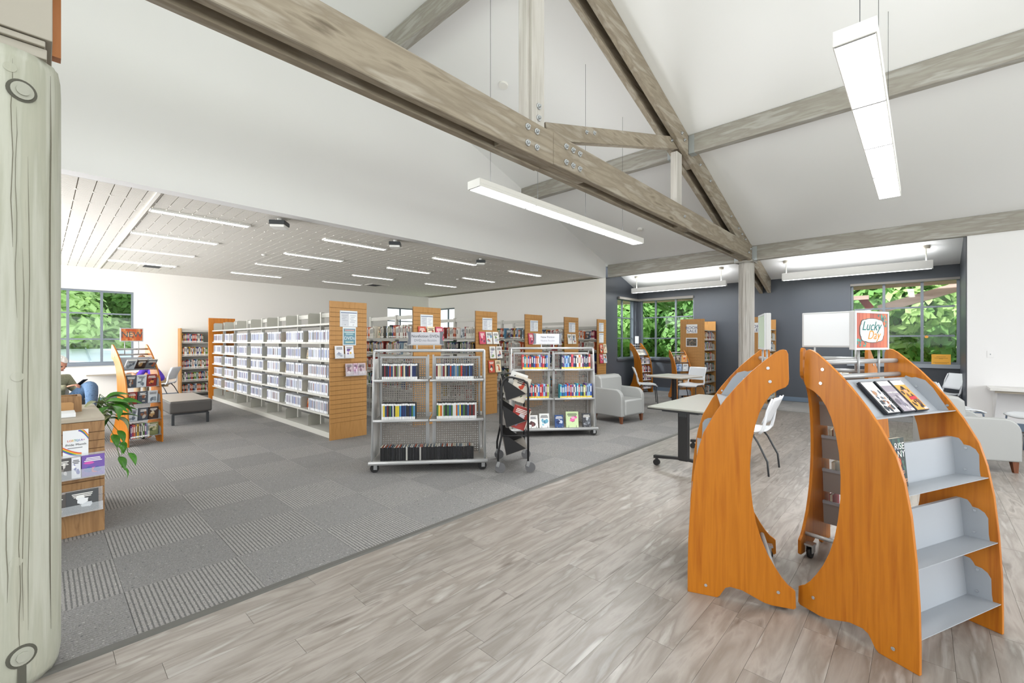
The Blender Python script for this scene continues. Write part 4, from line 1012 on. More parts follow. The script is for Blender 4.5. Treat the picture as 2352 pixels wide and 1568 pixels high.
SM = [['#c9553f', '#e8d9c4', '#2f3a44'], ['#ead9b8', '#c46a4a', '#f2e8d6'], ['#d0506a', '#f0c4cc', '#7a3a5a'], ['#e9e6e0', '#7aa0c0', '#c46a4a'], ['#f1efea', '#c9c4d6', '#8aa06a'], ['#e8e4de', '#b04a3a', '#4a6a8a']]
for i, (yc_, zc, n, rowl) in enumerate([(4.53, 1.52, 3, 'second'), (5.99, 1.45, 3, 'third, upper row'), (6.28, 1.15, 2, 'third, middle row'), (6.25, .86, 2, 'third, lower row'), (7.5, 1.44, 2, 'fourth'), (9.0, 1.44, 2, 'fifth'), (10.5, 1.18, 2, 'wall, upper row'), (10.5, .9, 2, 'wall, lower row')]):
    for k in range(n): magazine(yc_+.02+k*.19, zc, .165, .25, SM[(i*2+k) % 6], ['left', 'middle', 'right'][k if n == 3 else k*2]+' face-out paperback on the end panel of the '+rowl.replace('second', 'second range').replace('third', 'third range').replace('fourth', 'fourth range').replace('fifth', 'fifth range').replace('wall', 'wall range'), cat='book', nm='paperback')
# shelf against the left wall
t = thing('bookshelf', 'tall bookshelf against the left wall behind the grey bench', 'bookshelf', (-14.98, 2.58, 0))
b = MB(); part('side_panel', MB().bx(0, .32, 0, .03, 0, 1.86), M_endw, t); part('side_panel', MB().bx(0, .32, .85, .87, 0, 1.8), M_shelf, t); part('back_panel', MB().bx(0, .012, .03, .85, 0, 1.8), M_shelf, t)
part('top', MB().bx(0, .3, .03, .85, 1.76, 1.8), M_shelf, t)
ZL = [.11, .43, .77, 1.12, 1.48]
for z in ZL: part('shelf', MB().bx(.012, .3, .03, .85, z-.03, z), M_shelf, t)
for r, z in enumerate(ZL):
    shelf_row(Matrix.Translation((-14.7, 2.62, z)) @ Matrix.Rotation(math.pi/2, 4, 'Z'), 0, [.6, .78, .79, .79, .5][r], 'book', 'plain', 'book, '+rown[r]+' shelf by the left wall', 'books on the '+rown[r]+' shelf by the left wall', (.19, .24), (.018, .035), .15, PAL+['#c7653a', '#6a8f3c'], .01)

# ---------------------------------------------------------------- rolling display carts with perforated panels
def perforated(b, x0, x1, z0, z1, y, p=.027, w=.012):
    n = int((x1-x0)/p); 
    for k in range(n+1): b.bx(x0+k*p, x0+k*p+w, y-.001, y+.001, z0, z1)
    m = int((z1-z0)/p)
    for k in range(m+1): b.bx(x0, x1, y-.0012, y+.0012, z0+k*p, z0+k*p+w)
def caster(t, x, y, r=.05, m=None):
    part('caster_wheel', MB().cyl((x, y-.012, r), (x, y+.012, r), r, 20), m or M_rubber, t)
    part('caster_fork', MB().bx(x-.01, x+.03, y-.02, y-.015, r*.7, 2*r+.01).bx(x-.01, x+.03, y+.015, y+.02, r*.7, 2*r+.01).bx(x-.022, x+.022, y-.03, y+.035, 2*r+.008, 2*r+.016), M_chrome, t)
def cart(loc, rz, W, label, dep=.62):
    t = thing('rolling_display_cart', label, 'cart', loc, rz)
    H = 1.39; yt = .2; hw = W/2
    # end frames: tapered tubes
    for x in (.03, W-.03):
        part('end_tube', MB().tube([(x, .03, .12), (x, yt-.03, H-.04), (x, yt, H), (x, dep-yt, H), (x, dep-yt+.03, H-.04), (x, dep-.03, .12)], .013, 10), M_silver, t)
        part('end_panel', MB().prism([(.07, .13), (dep-.07, .13), (dep-yt-.02, H-.1), (yt+.02, H-.1)], ((x-.004, 0, 0), (0, 1, 0), (0, 0, 1), (1, 0, 0)), .008), M_white2, t)
    for y in (yt, dep-yt): part('top_tube', MB().cyl((.03, y, H), (W-.03, y, H), .017, 14), M_silver, t)
    part('base_deck', MB().bx(0, W, .02, dep-.02, .1, .125), M_shelfg, t)
    for y in (.0, dep): part('bumper_tube', MB().cyl((0, y, .115), (W, y, .115), .022, 14), M_silver, t)
    for x in (hw-.03, hw+.03): part('centre_post', MB().bx(x-.01, x+.01, dep/2-.015, dep/2+.015, .12, H-.05), M_silver, t)
    for a, c in ((.075, hw-.04), (hw+.04, W-.075)):
        b = MB(); perforated(b, a+.02, c-.02, .15, H-.09, dep/2); o = part('perforated_panel', b, M_perf, t); o['kind'] = 'stuff'
        part('panel_frame', MB().bx(a, a+.02, dep/2-.008, dep/2+.008, .13, H-.07).bx(c-.02, c, dep/2-.008, dep/2+.008, .13, H-.07).bx(a+.02, c-.02, dep/2-.008, dep/2+.008, H-.09, H-.07), M_silver, t)
        for z, f in ((1.045, .085), (.585, .05)):
            for s in (0, 1):
                y0, y1 = (f, dep/2-.01) if s == 0 else (dep/2+.01, dep-f)
                part('shelf', MB().bx(a-.03, c+.03, y0, y1, z, z+.006), M_shelfg, t)
                part('shelf_lip', MB().cyl((a-.035, y0 if s == 0 else y1, z), (c+.03, y0 if s == 0 else y1, z), .016, 12), M_silver, t)
    for x in (.06, W-.06):
        for y in (.05, dep-.05): caster(t, x, y)
    caster(t, W/2, dep/2)
    return t
M_white2 = mat('white_enamel_panel', '#dcdcda', .45); M_shelfg = mat('grey_enamel_shelf', '#a9a8a4', .4); M_perf = mat('perforated_grey_steel', '#8f8a83', .45)
def header_sign(loc, rz, l1, l2, label, w=.33, h=.15):
    t = thing('header_sign', label, 'sign', loc, rz)
    part('sign_board', MB().bx(-w/2, w/2, -.012, .012, 0, h), mat('pale_sign_grey', '#c6c6cc', .5), t)
    for s in (-1, 1):
        q = [(0, 0), (s*.045, -.012), (s*.028, h/2), (s*.045, h+.012), (0, h)]
        if s > 0: q = q[::-1]
        part('sign_end', MB().prism(q, ((s*(w/2), .013, 0), (1, 0, 0), (0, 0, 1), (0, -1, 0)), .026), mat('slate_sign_end', '#6d7078', .5), t)
    part('sign_foot', MB().bx(-w/2-.05, w/2+.05, -.012, .012, -.014, -.002), M_silver, t)
    for x in (-.1, .1): part('sign_post', MB().bx(x-.008, x+.008, -.006, .006, -.07, -.012), M_silver, t)
    text(l1, .046, mat('sign_ink', '#3f4148', .7), t, FRONT(0, -.013, h*.66), ext=.0003); text(l2, .042, mat('sign_ink_light', '#83868e', .7), t, FRONT(0, -.013, h*.3), ext=.0003)
    return t
A1 = math.radians(49.1)
def rel(loc, a, x, y, z): return (loc[0]+x*math.cos(a)-y*math.sin(a), loc[1]+x*math.sin(a)+y*math.cos(a), z)
C1 = (-4.585, 2.532, 0); cart(C1, A1, 1.35, 'rolling grey cart of nonfiction film cases, nearest cart')
C2 = (-4.69, 5.0, 0); cart(C2, A1, 1.40, 'rolling grey cart of new fiction books, beside the armchair')
header_sign(rel(C1, A1, .62, .2, 1.47), A1, 'Nonfiction DVDs', 'DVD no ficción', 'grey header sign reading Nonfiction DVDs above the nearest cart', .34, .14)
header_sign(rel(C2, A1, .62, .2, 1.465), A1, 'New Fiction', 'Nueva ficción', 'grey header sign reading New Fiction above the second cart', .38, .16)
MC1 = Matrix.Translation(C1) @ Matrix.Rotation(A1, 4, 'Z'); MC2 = Matrix.Translation(C2) @ Matrix.Rotation(A1, 4, 'Z')
YL = ['#d8c43a', '#2c4d77', '#1d2f5e', '#c96a2c', '#e0c64a', '#2a2b30', '#4f8ab5', '#6e2323', '#d6d6d4', '#3d6a3a']
for x0, x1, z, p, w in ((.13, .55, 1.052, PALD, 'upper left'), (.75, 1.2, 1.052, PALD+['#1d2f5e', '#6e2336'], 'upper right'), (.13, .52, .592, YL, 'lower left'), (.76, 1.24, .592, YL+['#d9b93a'], 'lower right')):
    M = MC1 @ Matrix.Translation((0, .1 if z > 1 else .07, z))
    shelf_row(M, x0, x1, 'dvd case', 'dvd', 'film case, '+w+' shelf of nearest cart', 'film cases on the '+w+' shelf of the nearest cart', (.186, .192), (.014, .024), .14, p, .0, 1, .02)
M = MC1 @ Matrix.Translation((0, .05, .127))
shelf_row(M, .12, 1.2, 'disc sleeve', 'slim', 'slim audio case, long bottom row of nearest cart', 'black audio cases in the bottom row', (.148, .156), (.0155, .0205), .14, ['#19191b', '#1f1f22', '#121214', '#2b2b2e', '#19191b', '#222226', '#1b1b1d', '#161618', '#1a1a1c', '#202023', '#1d1d1f', '#171719', '#242428', '#1c1c1f', '#131315', '#b9b7b2'], .0, 1, .0)
NF = ['#1f6f8a', '#2e8f94', '#20242b', '#7a3a6a', '#a9b04a', '#2c4f9c', '#f0efe8', '#c23a44', '#34a0b8', '#d8d4c8', '#1d2f5e', '#d0703a', '#e84a5a', '#5a3a7a', '#3b74c4', '#28344a', '#b02a2a', '#8fb4d8']
for x0, x1, z, w in ((.2, .62, 1.052, 'upper left'), (.83, 1.32, 1.052, 'upper right'), (.22, .62, .592, 'lower left'), (.8, 1.33, .592, 'lower right')):
    M = MC2 @ Matrix.Translation((0, .1 if z > 1 else .07, z))
    shelf_row(M, x0, x1, 'book', 'newbook', 'yellow-labelled novel, '+w+' shelf of new fiction cart', 'novels on the '+w+' shelf of the new fiction cart', (.205, .24), (.02, .034), .15, NF, .0, 1, .05)
for x, w, h, cols, lab, rot in ((.30, .15, .2, ['#efeeec', '#4a2a2a', '#7a4a4a', '#cfc9c4'], 'white face-out novel with a dark red figure, bottom of the new fiction cart', .1), (.47, .16, .225, ['#eff0ee', '#6fb0c9', '#9fd0df', '#4a8aa8'], 'white face-out novel with a blue portrait, bottom of the new fiction cart', 0), (.72, .14, .2, ['#2f4f86', '#c9cfe0', '#1e2f5c', '#8fb0d8'], 'blue face-out novel on the bottom of the new fiction cart', 0), (.90, .2, .25, ['#cfe3b0', '#e46aa6', '#f0a6c8', '#7a1f4a'], 'green and pink face-out novel on the bottom of the new fiction cart', -.08), (1.17, .14, .22, ['#3a3c42', '#8a8f96', '#5a5f66', '#b9bcc2'], 'charcoal face-out novel on the bottom of the new fiction cart', 0)):
    cover(MC2 @ Matrix.Translation((x, .08, .127)) @ Matrix.Rotation(rot, 4, 'Z') @ Matrix.Rotation(-.2, 4, 'X'), w, h, .022, cols, lab, None, 0, stand=True)

# ---------------------------------------------------------------- black book truck
A3 = math.radians(46)
t = thing('book_truck', 'small black tubular book truck with V shelves between the two carts', 'book truck', (-3.52, 3.60, 0), A3)
Wt, Dt = .30, .60
# frames: end hoops (in plane x=const? hoops face the aisle): two hoops, front y=0 and rear y=Dt
for y in (0, Dt):
    part('hoop', MB().tube([(-.04, y, .12), (-.04, y, .22), (.0, y, .42), (.0, y, .98), (.02, y, 1.05), (.07, y, 1.09), (.12, y, 1.09), (.25, y, 1.055), (.295, y, 1.02), (.305, y, .96), (.305, y, .12)], .0125, 10), M_black, t)
    part('cross_bar', MB().cyl((.0, y, .42), (.305, y, .42), .009, 8), M_black, t)
for x in (0, .3): part('side_bar', MB().cyl((x, 0, .44), (x, Dt, .44), .009, 8), M_black, t)
for k, z in enumerate((.30, .62, .93)):
    # V trough running along y: deep point at x=.03, sides up-left and right
    L0 = (-.0, z+.15); V = (.055, z-.11); Rr = (.3, z+.02-.11+.06)
    part('shelf_floor', MB().prism([V, (Rr[0], Rr[1]), (Rr[0], Rr[1]+.004), (V[0], V[1]+.004)], ((0, .012, 0), (1, 0, 0), (0, 0, 1), (0, 1, 0)), Dt-.024), mat('grey_shelf_paint', '#8d877f', .5), t)
    part('shelf_back', MB().prism([V, L0, (L0[0]-.004, L0[1]), (V[0]-.004, V[1])], ((0, .012, 0), (1, 0, 0), (0, 0, 1), (0, 1, 0)), Dt-.024), mat('grey_shelf_paint', '#8d877f', .5), t)
    for y in (.012, Dt-.014): part('shelf_end', MB().prism([(L0[0]+.01, L0[1]), V, (Rr[0]-.02, Rr[1])], ((0, y, 0), (1, 0, 0), (0, 0, 1), (0, 1, 0)), .003), M_black, t)
for x in (-.04, .305):
    for y in (0, Dt):
        part('caster_wheel', MB().cyl((x+.025, y-.013, .058), (x+.025, y+.013, .058), .058, 24).cyl((x+.025, y-.016, .058), (x+.025, y+.016, .058), .03, 16), mat('grey_rubber_wheel', '#6b6b6d', .5), t)
        part('caster_fork', MB().box((x, y, .1), (.034, .04, .06), Matrix.Rotation(.3, 4, 'Y')), M_chrome, t)
MT = Matrix.Translation((-3.52, 3.60, 0)) @ Matrix.Rotation(A3, 4, 'Z')
ci = [['#d9d2c4', '#c4452c', '#b23a24', '#3f6a3a'], ['#a33f3a', '#d8d0d4', '#8a7aa0', '#c9483a'], ['#c9c4ba', '#7a5a4a', '#4a4a52', '#a09488'], ['#e8e2d8', '#4a4a52', '#9a3a3a', '#8a8a92']]
for k, (z, w, h, dx) in enumerate(((.845, .19, .29, 0), (.53, .19, .26, 0), (.845, .17, .24, .03), (.53, .17, .22, .04))):
    o = cover(MT @ Matrix.Translation((.075+dx, .03+.03*(k > 1), z)) @ Matrix.Rotation(.33, 4, 'Y'), w, h, .03, ci[k], ['large cream book titled HILL leaning in the top V shelf of the truck', 'red and mauve book leaning in the middle V shelf of the truck', 'tan book behind the cream one in the top V shelf', 'pale book behind the red one in the middle V shelf'][k], None, 0)
    if k == 0: text('HILL', .05, mat('rust_title', '#b4402a', .6), o, FRONT(w*.38, -.0015, h*.42), 'title', .0003)
cover(MT @ Matrix.Translation((.02, .1, .85)) @ Matrix.Rotation(.33, 4, 'Y'), .2, .33, .02, ['#dfdfdd', '#d2d2d0', '#e6e6e4'], 'plain white board standing at the back of the truck top shelf', None, 0, 'folder', 'white_folder')

# ---------------------------------------------------------------- seating and tables
def rsheet(fn, nu, nv, th, name, m, parent, label=None):
    """smooth sheet with solidify"""
    b = MB().grid(fn, nu, nv); o = part(name, b, m, parent, label)
    q = o.modifiers.new('solid', 'SOLIDIFY'); q.thickness = th; q.offset = 0
    return o
def chair(loc, face, label, legm=None, group=None):
    """face = angle (deg) the sitter looks; local -y is front"""
    t = thing('stacking_chair', label, 'chair', (loc[0], loc[1], 0), math.radians(face)+math.pi/2, group); lm = legm or M_char
    def seat(u, v):
        x = (u-.5)*.46*(1-.12*(v > .8)); y = -.23+v*.44
        return (x, y, .455+.018*(2*u-1)**2-.035*max(0, .18-v)/.18+.02*max(0, v-.8)/.2)
    rsheet(seat, 10, 8, .02, 'seat', M_seat, t)
    def back(u, v):
        w = .40+.05*math.sin(min(1, v*1.1)*math.pi*.5)-.03*v; x = (u-.5)*w
        y = .215+.05*math.sin(v*2.2)+.09*v*v-.03*(1-(2*u-1)**2)*-1*(.7) - .02
        return (x, y, .57+v*.30)
    rsheet(back, 10, 8, .012, 'backrest', M_seat, t)
    for sx in (-1, 1):
        b = MB().tube([(sx*.2, .17, .45), (sx*.205, .205, .50), (sx*.2, .225, .58), (sx*.205, .25, .72), (sx*.2, .30, .86)], [.014, .017, .016, .012, .010], 8); part('back_frame', b, M_seat, t)
        part('leg', MB().tube([(sx*.21, -.17, .44), (sx*.215, -.2, .42), (sx*.225, -.235, .0)], .0105, 8), lm, t)
        part('leg', MB().tube([(sx*.21, .1, .44), (sx*.225, .16, .36), (sx*.24, .26, .16), (sx*.245, .275, .0)], .0105, 8), lm, t)
        part('seat_rail', MB().tube([(sx*.21, -.17, .435), (sx*.21, .12, .435)], .010, 8), lm, t)
    part('crossbar', MB().cyl((-.2, .06, .425), (.2, .06, .425), .01, 8), lm, t)
    return t
chair((-4.9, 10.07), 30, 'white plastic chair left of the far small table, near the armchair')
chair((-4.08, 10.75), 262, 'white plastic chair right of the far small table, in front of the book sale rack')
chair((-1.52, 5.76), 180, 'white plastic chair seen through the left rack opening, beside the black table')
chair((.42, 9.75), 15, 'white plastic chair at the right, seen above the nearest rack shelf', mat('slate_blue_leg', '#5d6b7e', .45))
chair((.25, 12.1), 215, 'white plastic chair under the right far window by the grey return wall', mat('slate_blue_leg', '#5d6b7e', .45))
chair((1.17, 9.55), 200, 'white plastic chair cut by the right edge of the photo', mat('slate_blue_leg', '#5d6b7e', .45))
chair((-13.75, 2.05), 235, 'pale plastic chair against the left wall behind the bench')
def armchair(loc, face, label):
    t = thing('armchair', label, 'armchair', (loc[0], loc[1], 0), math.radians(face)+math.pi/2)
    W2, a = .37, .09
    # arms: rounded top-front profile in y-z, front at -y
    prof = [(-.35, .13), (-.35, .45)]+[(-.35+.15*(1-math.cos(k*math.pi/12)), .45+.17*math.sin(k*math.pi/12)) for k in range(1, 7)]+[(.30, .63), (.33, .60), (.33, .13)]
    for x in (-W2, W2-a): part('arm', MB().prism(prof[::-1], ((x, 0, 0), (0, 1, 0), (0, 0, 1), (1, 0, 0)), a), M_vinyl, t, None, .018, 3)
    part('seat_base', MB().bx(-W2+a, W2-a, -.34, .3, .13, .30), M_vinyl, t, None, .015, 3)
    part('seat_cushion', MB().bx(-W2+a+.003, W2-a-.003, -.37, .2, .14, .43), M_vinyl, t, None, .035, 4)
    b = MB().prism([(.1, .40), (.14, .80), (.2, .85), (.29, .86), (.36, .82), (.34, .13), (.2, .13)], ((-W2+a*.4, 0, 0), (0, 1, 0), (0, 0, 1), (1, 0, 0)), 2*W2-a*.8)
    part('backrest', b, M_vinyl, t, None, .03, 4)
    ml = texmat('brown_wood_leg', ['#5a3321', '#7a4a30'], (4, 4, 1), 6, 4, .4)
    for x in (-W2+.05, W2-.05):
        for y, s in ((-.3, -1), (.28, 1)):
            part('leg', MB().hexa([(x-.018, y-.018+s*.012, 0), (x+.018, y-.018+s*.012, 0), (x+.018, y+.018+s*.012, 0), (x-.018, y+.018+s*.012, 0), (x-.03, y-.03, .135), (x+.03, y-.03, .135), (x+.03, y+.03, .135), (x-.03, y+.03, .135)]), ml, t)
    return t
armchair((-4.27, 7.55), -6, 'light grey vinyl armchair beside the new fiction cart')
armchair((.36, 7.75), 25, 'pale grey vinyl armchair half hidden behind the nearest rack')
armchair((-9.42, .12), 35, 'grey vinyl armchair of the seated man behind the left log post')
# bench
t = thing('bench', 'dark grey upholstered bench beside the rack with the NEW sign', 'bench', (-10.45, 1.87, 0))
part('cushion', MB().bx(-.76, .76, -.32, .32, .21, .43), M_dkvinyl, t, None, .035, 4)
part('cushion_top', MB().bx(-.745, .745, -.305, .305, .425, .436), M_ltvinyl, t, 'lighter taupe seat top', .01, 2)
part('apron', MB().bx(-.7, .7, -.27, .27, .18, .215), M_char, t)
for x in (-.68, .68):
    for y in (-.26, .26): part('leg', MB().bx(x-.025, x+.025, y-.02, y+.02, 0, .19), M_char, t)
# far small table
t = thing('table', 'small square white-topped table between two white chairs in the far corner', 'table', (-4.07, 9.7, 0), math.radians(-11))
M_top = mat('white_laminate', '#dedcd8', .3); M_edge = mat('tan_table_edge', '#a39a8a', .5)
part('tabletop', MB().bx(-.44, .44, -.42, .42, .722, .74), M_top, t, None, .004); part('edge', MB().bx(-.435, .435, -.415, .415, .70, .722), M_edge, t)
part('column', MB().bx(-.045, .045, -.035, .035, .03, .70), M_black, t, None, .01); part('foot', MB().bx(-.3, .3, -.04, .04, 0, .03), M_black, t); part('foot', MB().bx(-.04, .04, -.3, .3, 0, .03), M_black, t)
# black flip-top table
t = thing('table', 'long grey-topped table with black T legs on casters, left of the racks', 'table', (-2.36, 4.89, 0), math.radians(0))
M_gt = mat('grey_laminate_top', '#97978f', .3)
TW, TLn = .66, 1.6
part('tabletop', MB().bx(0, TW, -.02, TLn, .722, .741), M_gt, t, None, .003); part('edge_band', MB().bx(-.003, TW+.003, -.023, TLn+.003, .712, .7225), M_black, t)
part('underframe', MB().bx(.12, TW-.12, .1, TLn-.1, .68, .712), M_char, t)
for y in (.22, TLn-.22):
    part('leg', MB().bx(TW/2-.06, TW/2+.06, y-.035, y+.035, .11, .70), M_black, t, None, .015)
    part('leg', MB().bx(TW/2-.045, TW/2+.045, y-.05, y+.05, .62, .71), M_char, t, None, .01)
    part('foot', MB().prism([(-.03, .085), (TW/2-.08, .115), (TW/2+.08, .115), (TW+.03, .085), (TW+.03, .12), (TW/2+.08, .145), (TW/2-.08, .145), (-.03, .12)], ((0, y-.025, 0), (1, 0, 0), (0, 0, 1), (0, 1, 0)), .05), M_black, t)
    for x in (0, TW):
        part('caster_wheel', MB().cyl((x, y-.022, .036), (x, y+.022, .036), .036, 18), M_rubber, t); part('caster_fork', MB().cyl((x, y, .05), (x, y, .1), .018, 10), M_black, t)
# table behind the racks under the far window
t = thing('table', 'white-topped pedestal table under the right far window behind the racks', 'table', (-.55, 12.25, 0))
part('tabletop', MB().bx(-.42, .42, -.42, .42, .715, .74), M_top, t, None, .004); part('column', MB().cyl((0, 0, .02), (0, 0, .715), .04, 16), M_black, t); part('foot', MB().lathe([(.26, 0), (.25, .015), (.05, .03)]), M_black, t)
# wall counter on the right, left wall
t = thing('wall_counter', 'white counter fixed to the bright wall at the right edge', 'counter', (.83, 10.55, 0))
part('counter_top', MB().bx(-.02, 2.4, 0, .6, .70, .74), M_top, t, None, .003); part('edge', MB().bx(.04, 2.4, .05, .07, .665, .70), M_edge, t); part('end_support', MB().prism([(.05, .7), (.6, .7), (.6, .1)], ((.05, 0, 0), (0, 1, 0), (0, 0, 1), (1, 0, 0)), .02), M_white, t)
t = thing('folded_table', 'black flat table feet on the floor under the wall counter', 'table', (1.15, 10.3, 0), .1)
part('foot', MB().bx(0, .8, 0, .06, .03, .055), M_black, t); part('foot', MB().bx(.05, .8, -.3, -.25, .03, .055), M_char, t)
for x, y in ((.03, .03), (.08, -.275), (.7, .03), (.7, -.275)): part('leveller', MB().cyl((x, y, 0), (x, y, .03), .018, 10), M_black, t)
t = thing('wall_counter', 'narrow white counter on the left wall below the window', 'counter', (-15, 1.05, 0)); part('counter_top', MB().bx(0, .45, -.35, .9, .70, .735), M_top, t, None, .003); part('edge', MB().bx(.4, .44, -.3, .85, .67, .70), M_edge, t)
t = thing('light_switch', 'white switch plate on the bright wall at the right', 'switch', (.86, 11.15, 1.22)); part('plate', MB().bx(-.04, .04, -.008, 0, 0, .12), M_white, t, None, .002); part('toggle', MB().bx(-.006, .006, -.014, -.008, .05, .07), M_steel, t)
t = thing('notice', 'orange-yellow notice standing on the sill of the right window', 'notice', (.29, 12.83, 1.022)); part('sheet', MB().bx(-.145, .145, 0, .006, 0, .21), mat('amber_paper', '#e6a93c', .6), t)
b = MB()
for z, w in ((.16, .07), (.13, .1), (.115, .03), (.04, .12), (.022, .09)): b.bx(-w, w, -.0008, 0, z-.003, z+.003)
parts('printed_line', b, mat('brown_ink', '#8a5f1e', .7), t)
tag(link('sticker', MB().cyl((.07, 12.945, 1.60), (.07, 12.947, 1.60), .03, 20).mesh('sticker'), mat('orange_sticker', '#e5a13a', .5)), 'small round orange sticker on the right window', 'sticker')

# book sale racks
def sale_rack(x0, x1, label, poster2, seed):
    t = thing('book_sale_rack', label, 'bookshelf', (x0, 11.95, 0)); w = x1-x0; D = .88
    part('slat_panel', MB().bx(0, w, .0, .02, 0, 2.1), M_endw, t)
    p = .0765
    me = MB().bx(.001, w-.001, -.011, 0, .0015, p-.003).mesh('slat'); me.materials.append(M_endw)
    for k in range(26): o = link('slat', me, None, t); o.location = (0, 0, .08+k*p)
    part('end_panel', MB().bx(.0, w, D-.02, D, 0, 2.06), M_endw, t); part('centre_panel', MB().bx(w/2-.01, w/2+.01, .02, D-.02, 0, 1.9), M_shelf, t)
    zs = [.1, .4, .7, .99, 1.27, 1.54, 1.80]
    for z in zs[:-1]+[1.80]: part('shelf', MB().bx(w/2+.01, w, .02, D-.02, z-.015, z), M_shelf, t)
    part('slatted_sign', MB().bx(w*.27, w*.72, -.016, -.012, 1.72, 1.96), M_paper, t)
    text('BOOK', .105, mat('navy_ink', '#3b3f66', .7), t, FRONT(w*.495, -.0165, 1.865), ext=.0003, sx=1.15); text('SALE', .105, mat('navy_ink', '#3b3f66', .7), t, FRONT(w*.495, -.0165, 1.775), ext=.0003, sx=1.2)
    if poster2:
        part('poster', MB().bx(w*.25, w*.72, -.016, -.012, 1.36, 1.6), M_paper, t); part('poster_picture', MB().bx(w*.28, w*.69, -.0165, -.016, 1.385, 1.575), mat('dark_photo_print', '#5b564f', .6), t)
        b = MB(); rr = random.Random(3)
        for k in range(14): xx = rr.uniform(.3, .6)*w; zz = rr.uniform(1.39, 1.54); b.bx(xx, xx+.03, -.017, -.0165, zz, zz+.02)
        parts('picture_detail', b, mat('tan_photo_print', '#a3917a', .6), t)
    M = Matrix.Translation((x1-.02, 11.98, 0)) @ Matrix.Rotation(math.pi/2, 4, 'Z')
    for k, z in enumerate(zs):
        if k == 6:
            if seed == 2: shelf_row(M @ Matrix.Translation((0, 0, z)), .02, .3, 'book', 'plain', 'book on top of the right book sale rack', 'books on top of the right book sale rack', (.17, .2), (.05, .07), .14, ['#b5302a', '#3a2f2c'], 0)
            continue
        shelf_row(M @ Matrix.Translation((0, 0, z)), .01, R.uniform(.55, .8), 'book', 'plain', 'sale book, '+['lowest', 'second lowest', 'third lowest', 'third highest', 'second highest', 'highest'][k]+' shelf of the '+('left' if seed == 1 else 'right')+' book sale rack', 'sale books, '+['lowest', 'second lowest', 'third lowest', 'third highest', 'second highest', 'highest'][k]+' shelf, '+('left' if seed == 1 else 'right')+' rack', (.18, .23), (.02, .045), .16, None, .02)
        o = link('bookend', MB().prism([(0, 0), (0, .14), (.03, .17), (.12, .17), (.15, .14), (.15, 0)], ((0, 0, 0), (1, 0, 0), (0, 0, 1), (0, 1, 0)), .003).mesh('bookend'), M_shelf, t); o.location = (w-.16, .80, z)
    return t
sale_rack(-4.84, -4.2, 'left wooden book sale rack standing under the corner window', True, 1)
sale_rack(-3.36, -2.73, 'right wooden book sale rack partly hidden behind the pale timber post', False, 2)
dm, spM = display((-4.63, 11.22, 0), math.atan2(.79, .61), .43, 'small maple rack in front of the left book sale rack', [(.12, 'flat'), (.36, 'flat'), (.6, 'flat'), (.84, 'flat'), (1.1, 'slant')])
dm.scale = (1, .8, .87)
dg, spG = display((-5.97, 11.99, 0), math.atan2(.95, .3), .43, 'maple rack in the slate corner between the two far windows', [(.12, 'flat'), (.36, 'flat'), (.6, 'flat'), (.84, 'flat'), (1.1, 'slant')])
bpy.context.view_layer.update()
for k in (4, 3, 1):
    c0, c1, c2 = spM[k]
    for q in range(2):
        cover(in_rack(dm, .04+q*.18, c1[0]-.035, c1[1]+.006), .15, .22, .02, [['#5a5048', '#c9b9a0', '#8a7460'], ['#e0a05a', '#c9552a', '#e6c9a0'], ['#9fb6d6', '#5a7fb8', '#dfe6ee'], ['#dfe2e4', '#c0c6cc', '#eef0f0'], ['#e2e2e0', '#b0b0ae', '#f0f0ee'], ['#dcdcda', '#9a9a98', '#cfcfce']][(4-k)*2 % 6+q], ['left', 'right'][q]+' face-out book on the '+{4: 'top', 3: 'second', 1: 'fourth'}[k]+' tray of the small rack by the book sale', None, -.12)
for k in range(4):
    c0, c1, c2 = spG[k]; shelf_row(in_rack(dg, 0, c1[0]-.1, c1[1]+.004), .03, .38, 'book', 'plain', 'book, '+rown[k]+' tray of the slate corner rack', 'books, '+rown[k]+' tray, slate corner rack', (.18, .2), (.016, .03), .12, ['#1f2c48', '#e6e4e0', '#c9b0d0', '#efeef0', '#a63a44', '#e2d8da'], .02)
c0, c1, c2 = spG[4]; shelf_row(in_rack(dg, 0, c1[0]+.0, c1[1]+.01) @ Matrix.Rotation(-.6, 4, 'X'), .03, .38, 'book', 'plain', 'book, top tray of the slate corner rack', 'books, top tray, slate corner rack', (.17, .2), (.02, .03), .1, ['#e6e2da', '#d8d2c6', '#efeae0'], .02)
gs, w, h = sign_on(dg, 'rack_sign', 'white paper sign on top of the rack in the slate corner', .14, .29, 1.44, 1.66, .44, 1, thick=.006, pz=1.31)
part('sheet', MB().bx(-w/2, w/2, -.008, -.006, 0, h), M_paper, gs)

# ---------------------------------------------------------------- low walnut unit at the left
t = thing('low_display_unit', 'walnut slatted low display unit beside the left log post', 'display unit', (-5.80, -.34, 0))
UW, UD, UH = 1.04, .69, .905
part('carcass', MB().bx(.02, UW-.02, 0.02, UD-.02, 0, UH-.05), M_walnut, t); part('top_ledge', MB().bx(0, UW, 0, UD, UH-.03, UH), mat('pale_ledge', '#b3a896', .5), t, 'pale top ledge', .004)
zz = [0, .29, .352, .414, .476, .538, .60, .662, .724, .79, .875]
for a, c in zip(zz, zz[1:]): part('slat', MB().bx(UW-.02, UW-.002, .001, UD-.001, a+.003, c-.003), M_walnut, t)
for a, c in zip(zz, zz[1:]): part('slat', MB().bx(.03, UW-.03, UD-.02, UD-.004, a+.003, c-.003), M_walnut, t)
t = thing('pride_sign', 'white card reading Pride Month with rainbow corners on the walnut unit', 'sign', (-4.76, .115, .615)); t.scale = (1, .51, 1)
part('card', MB().bx(0, .006, 0, .275, 0, .205), M_paper, t)
b = MB()
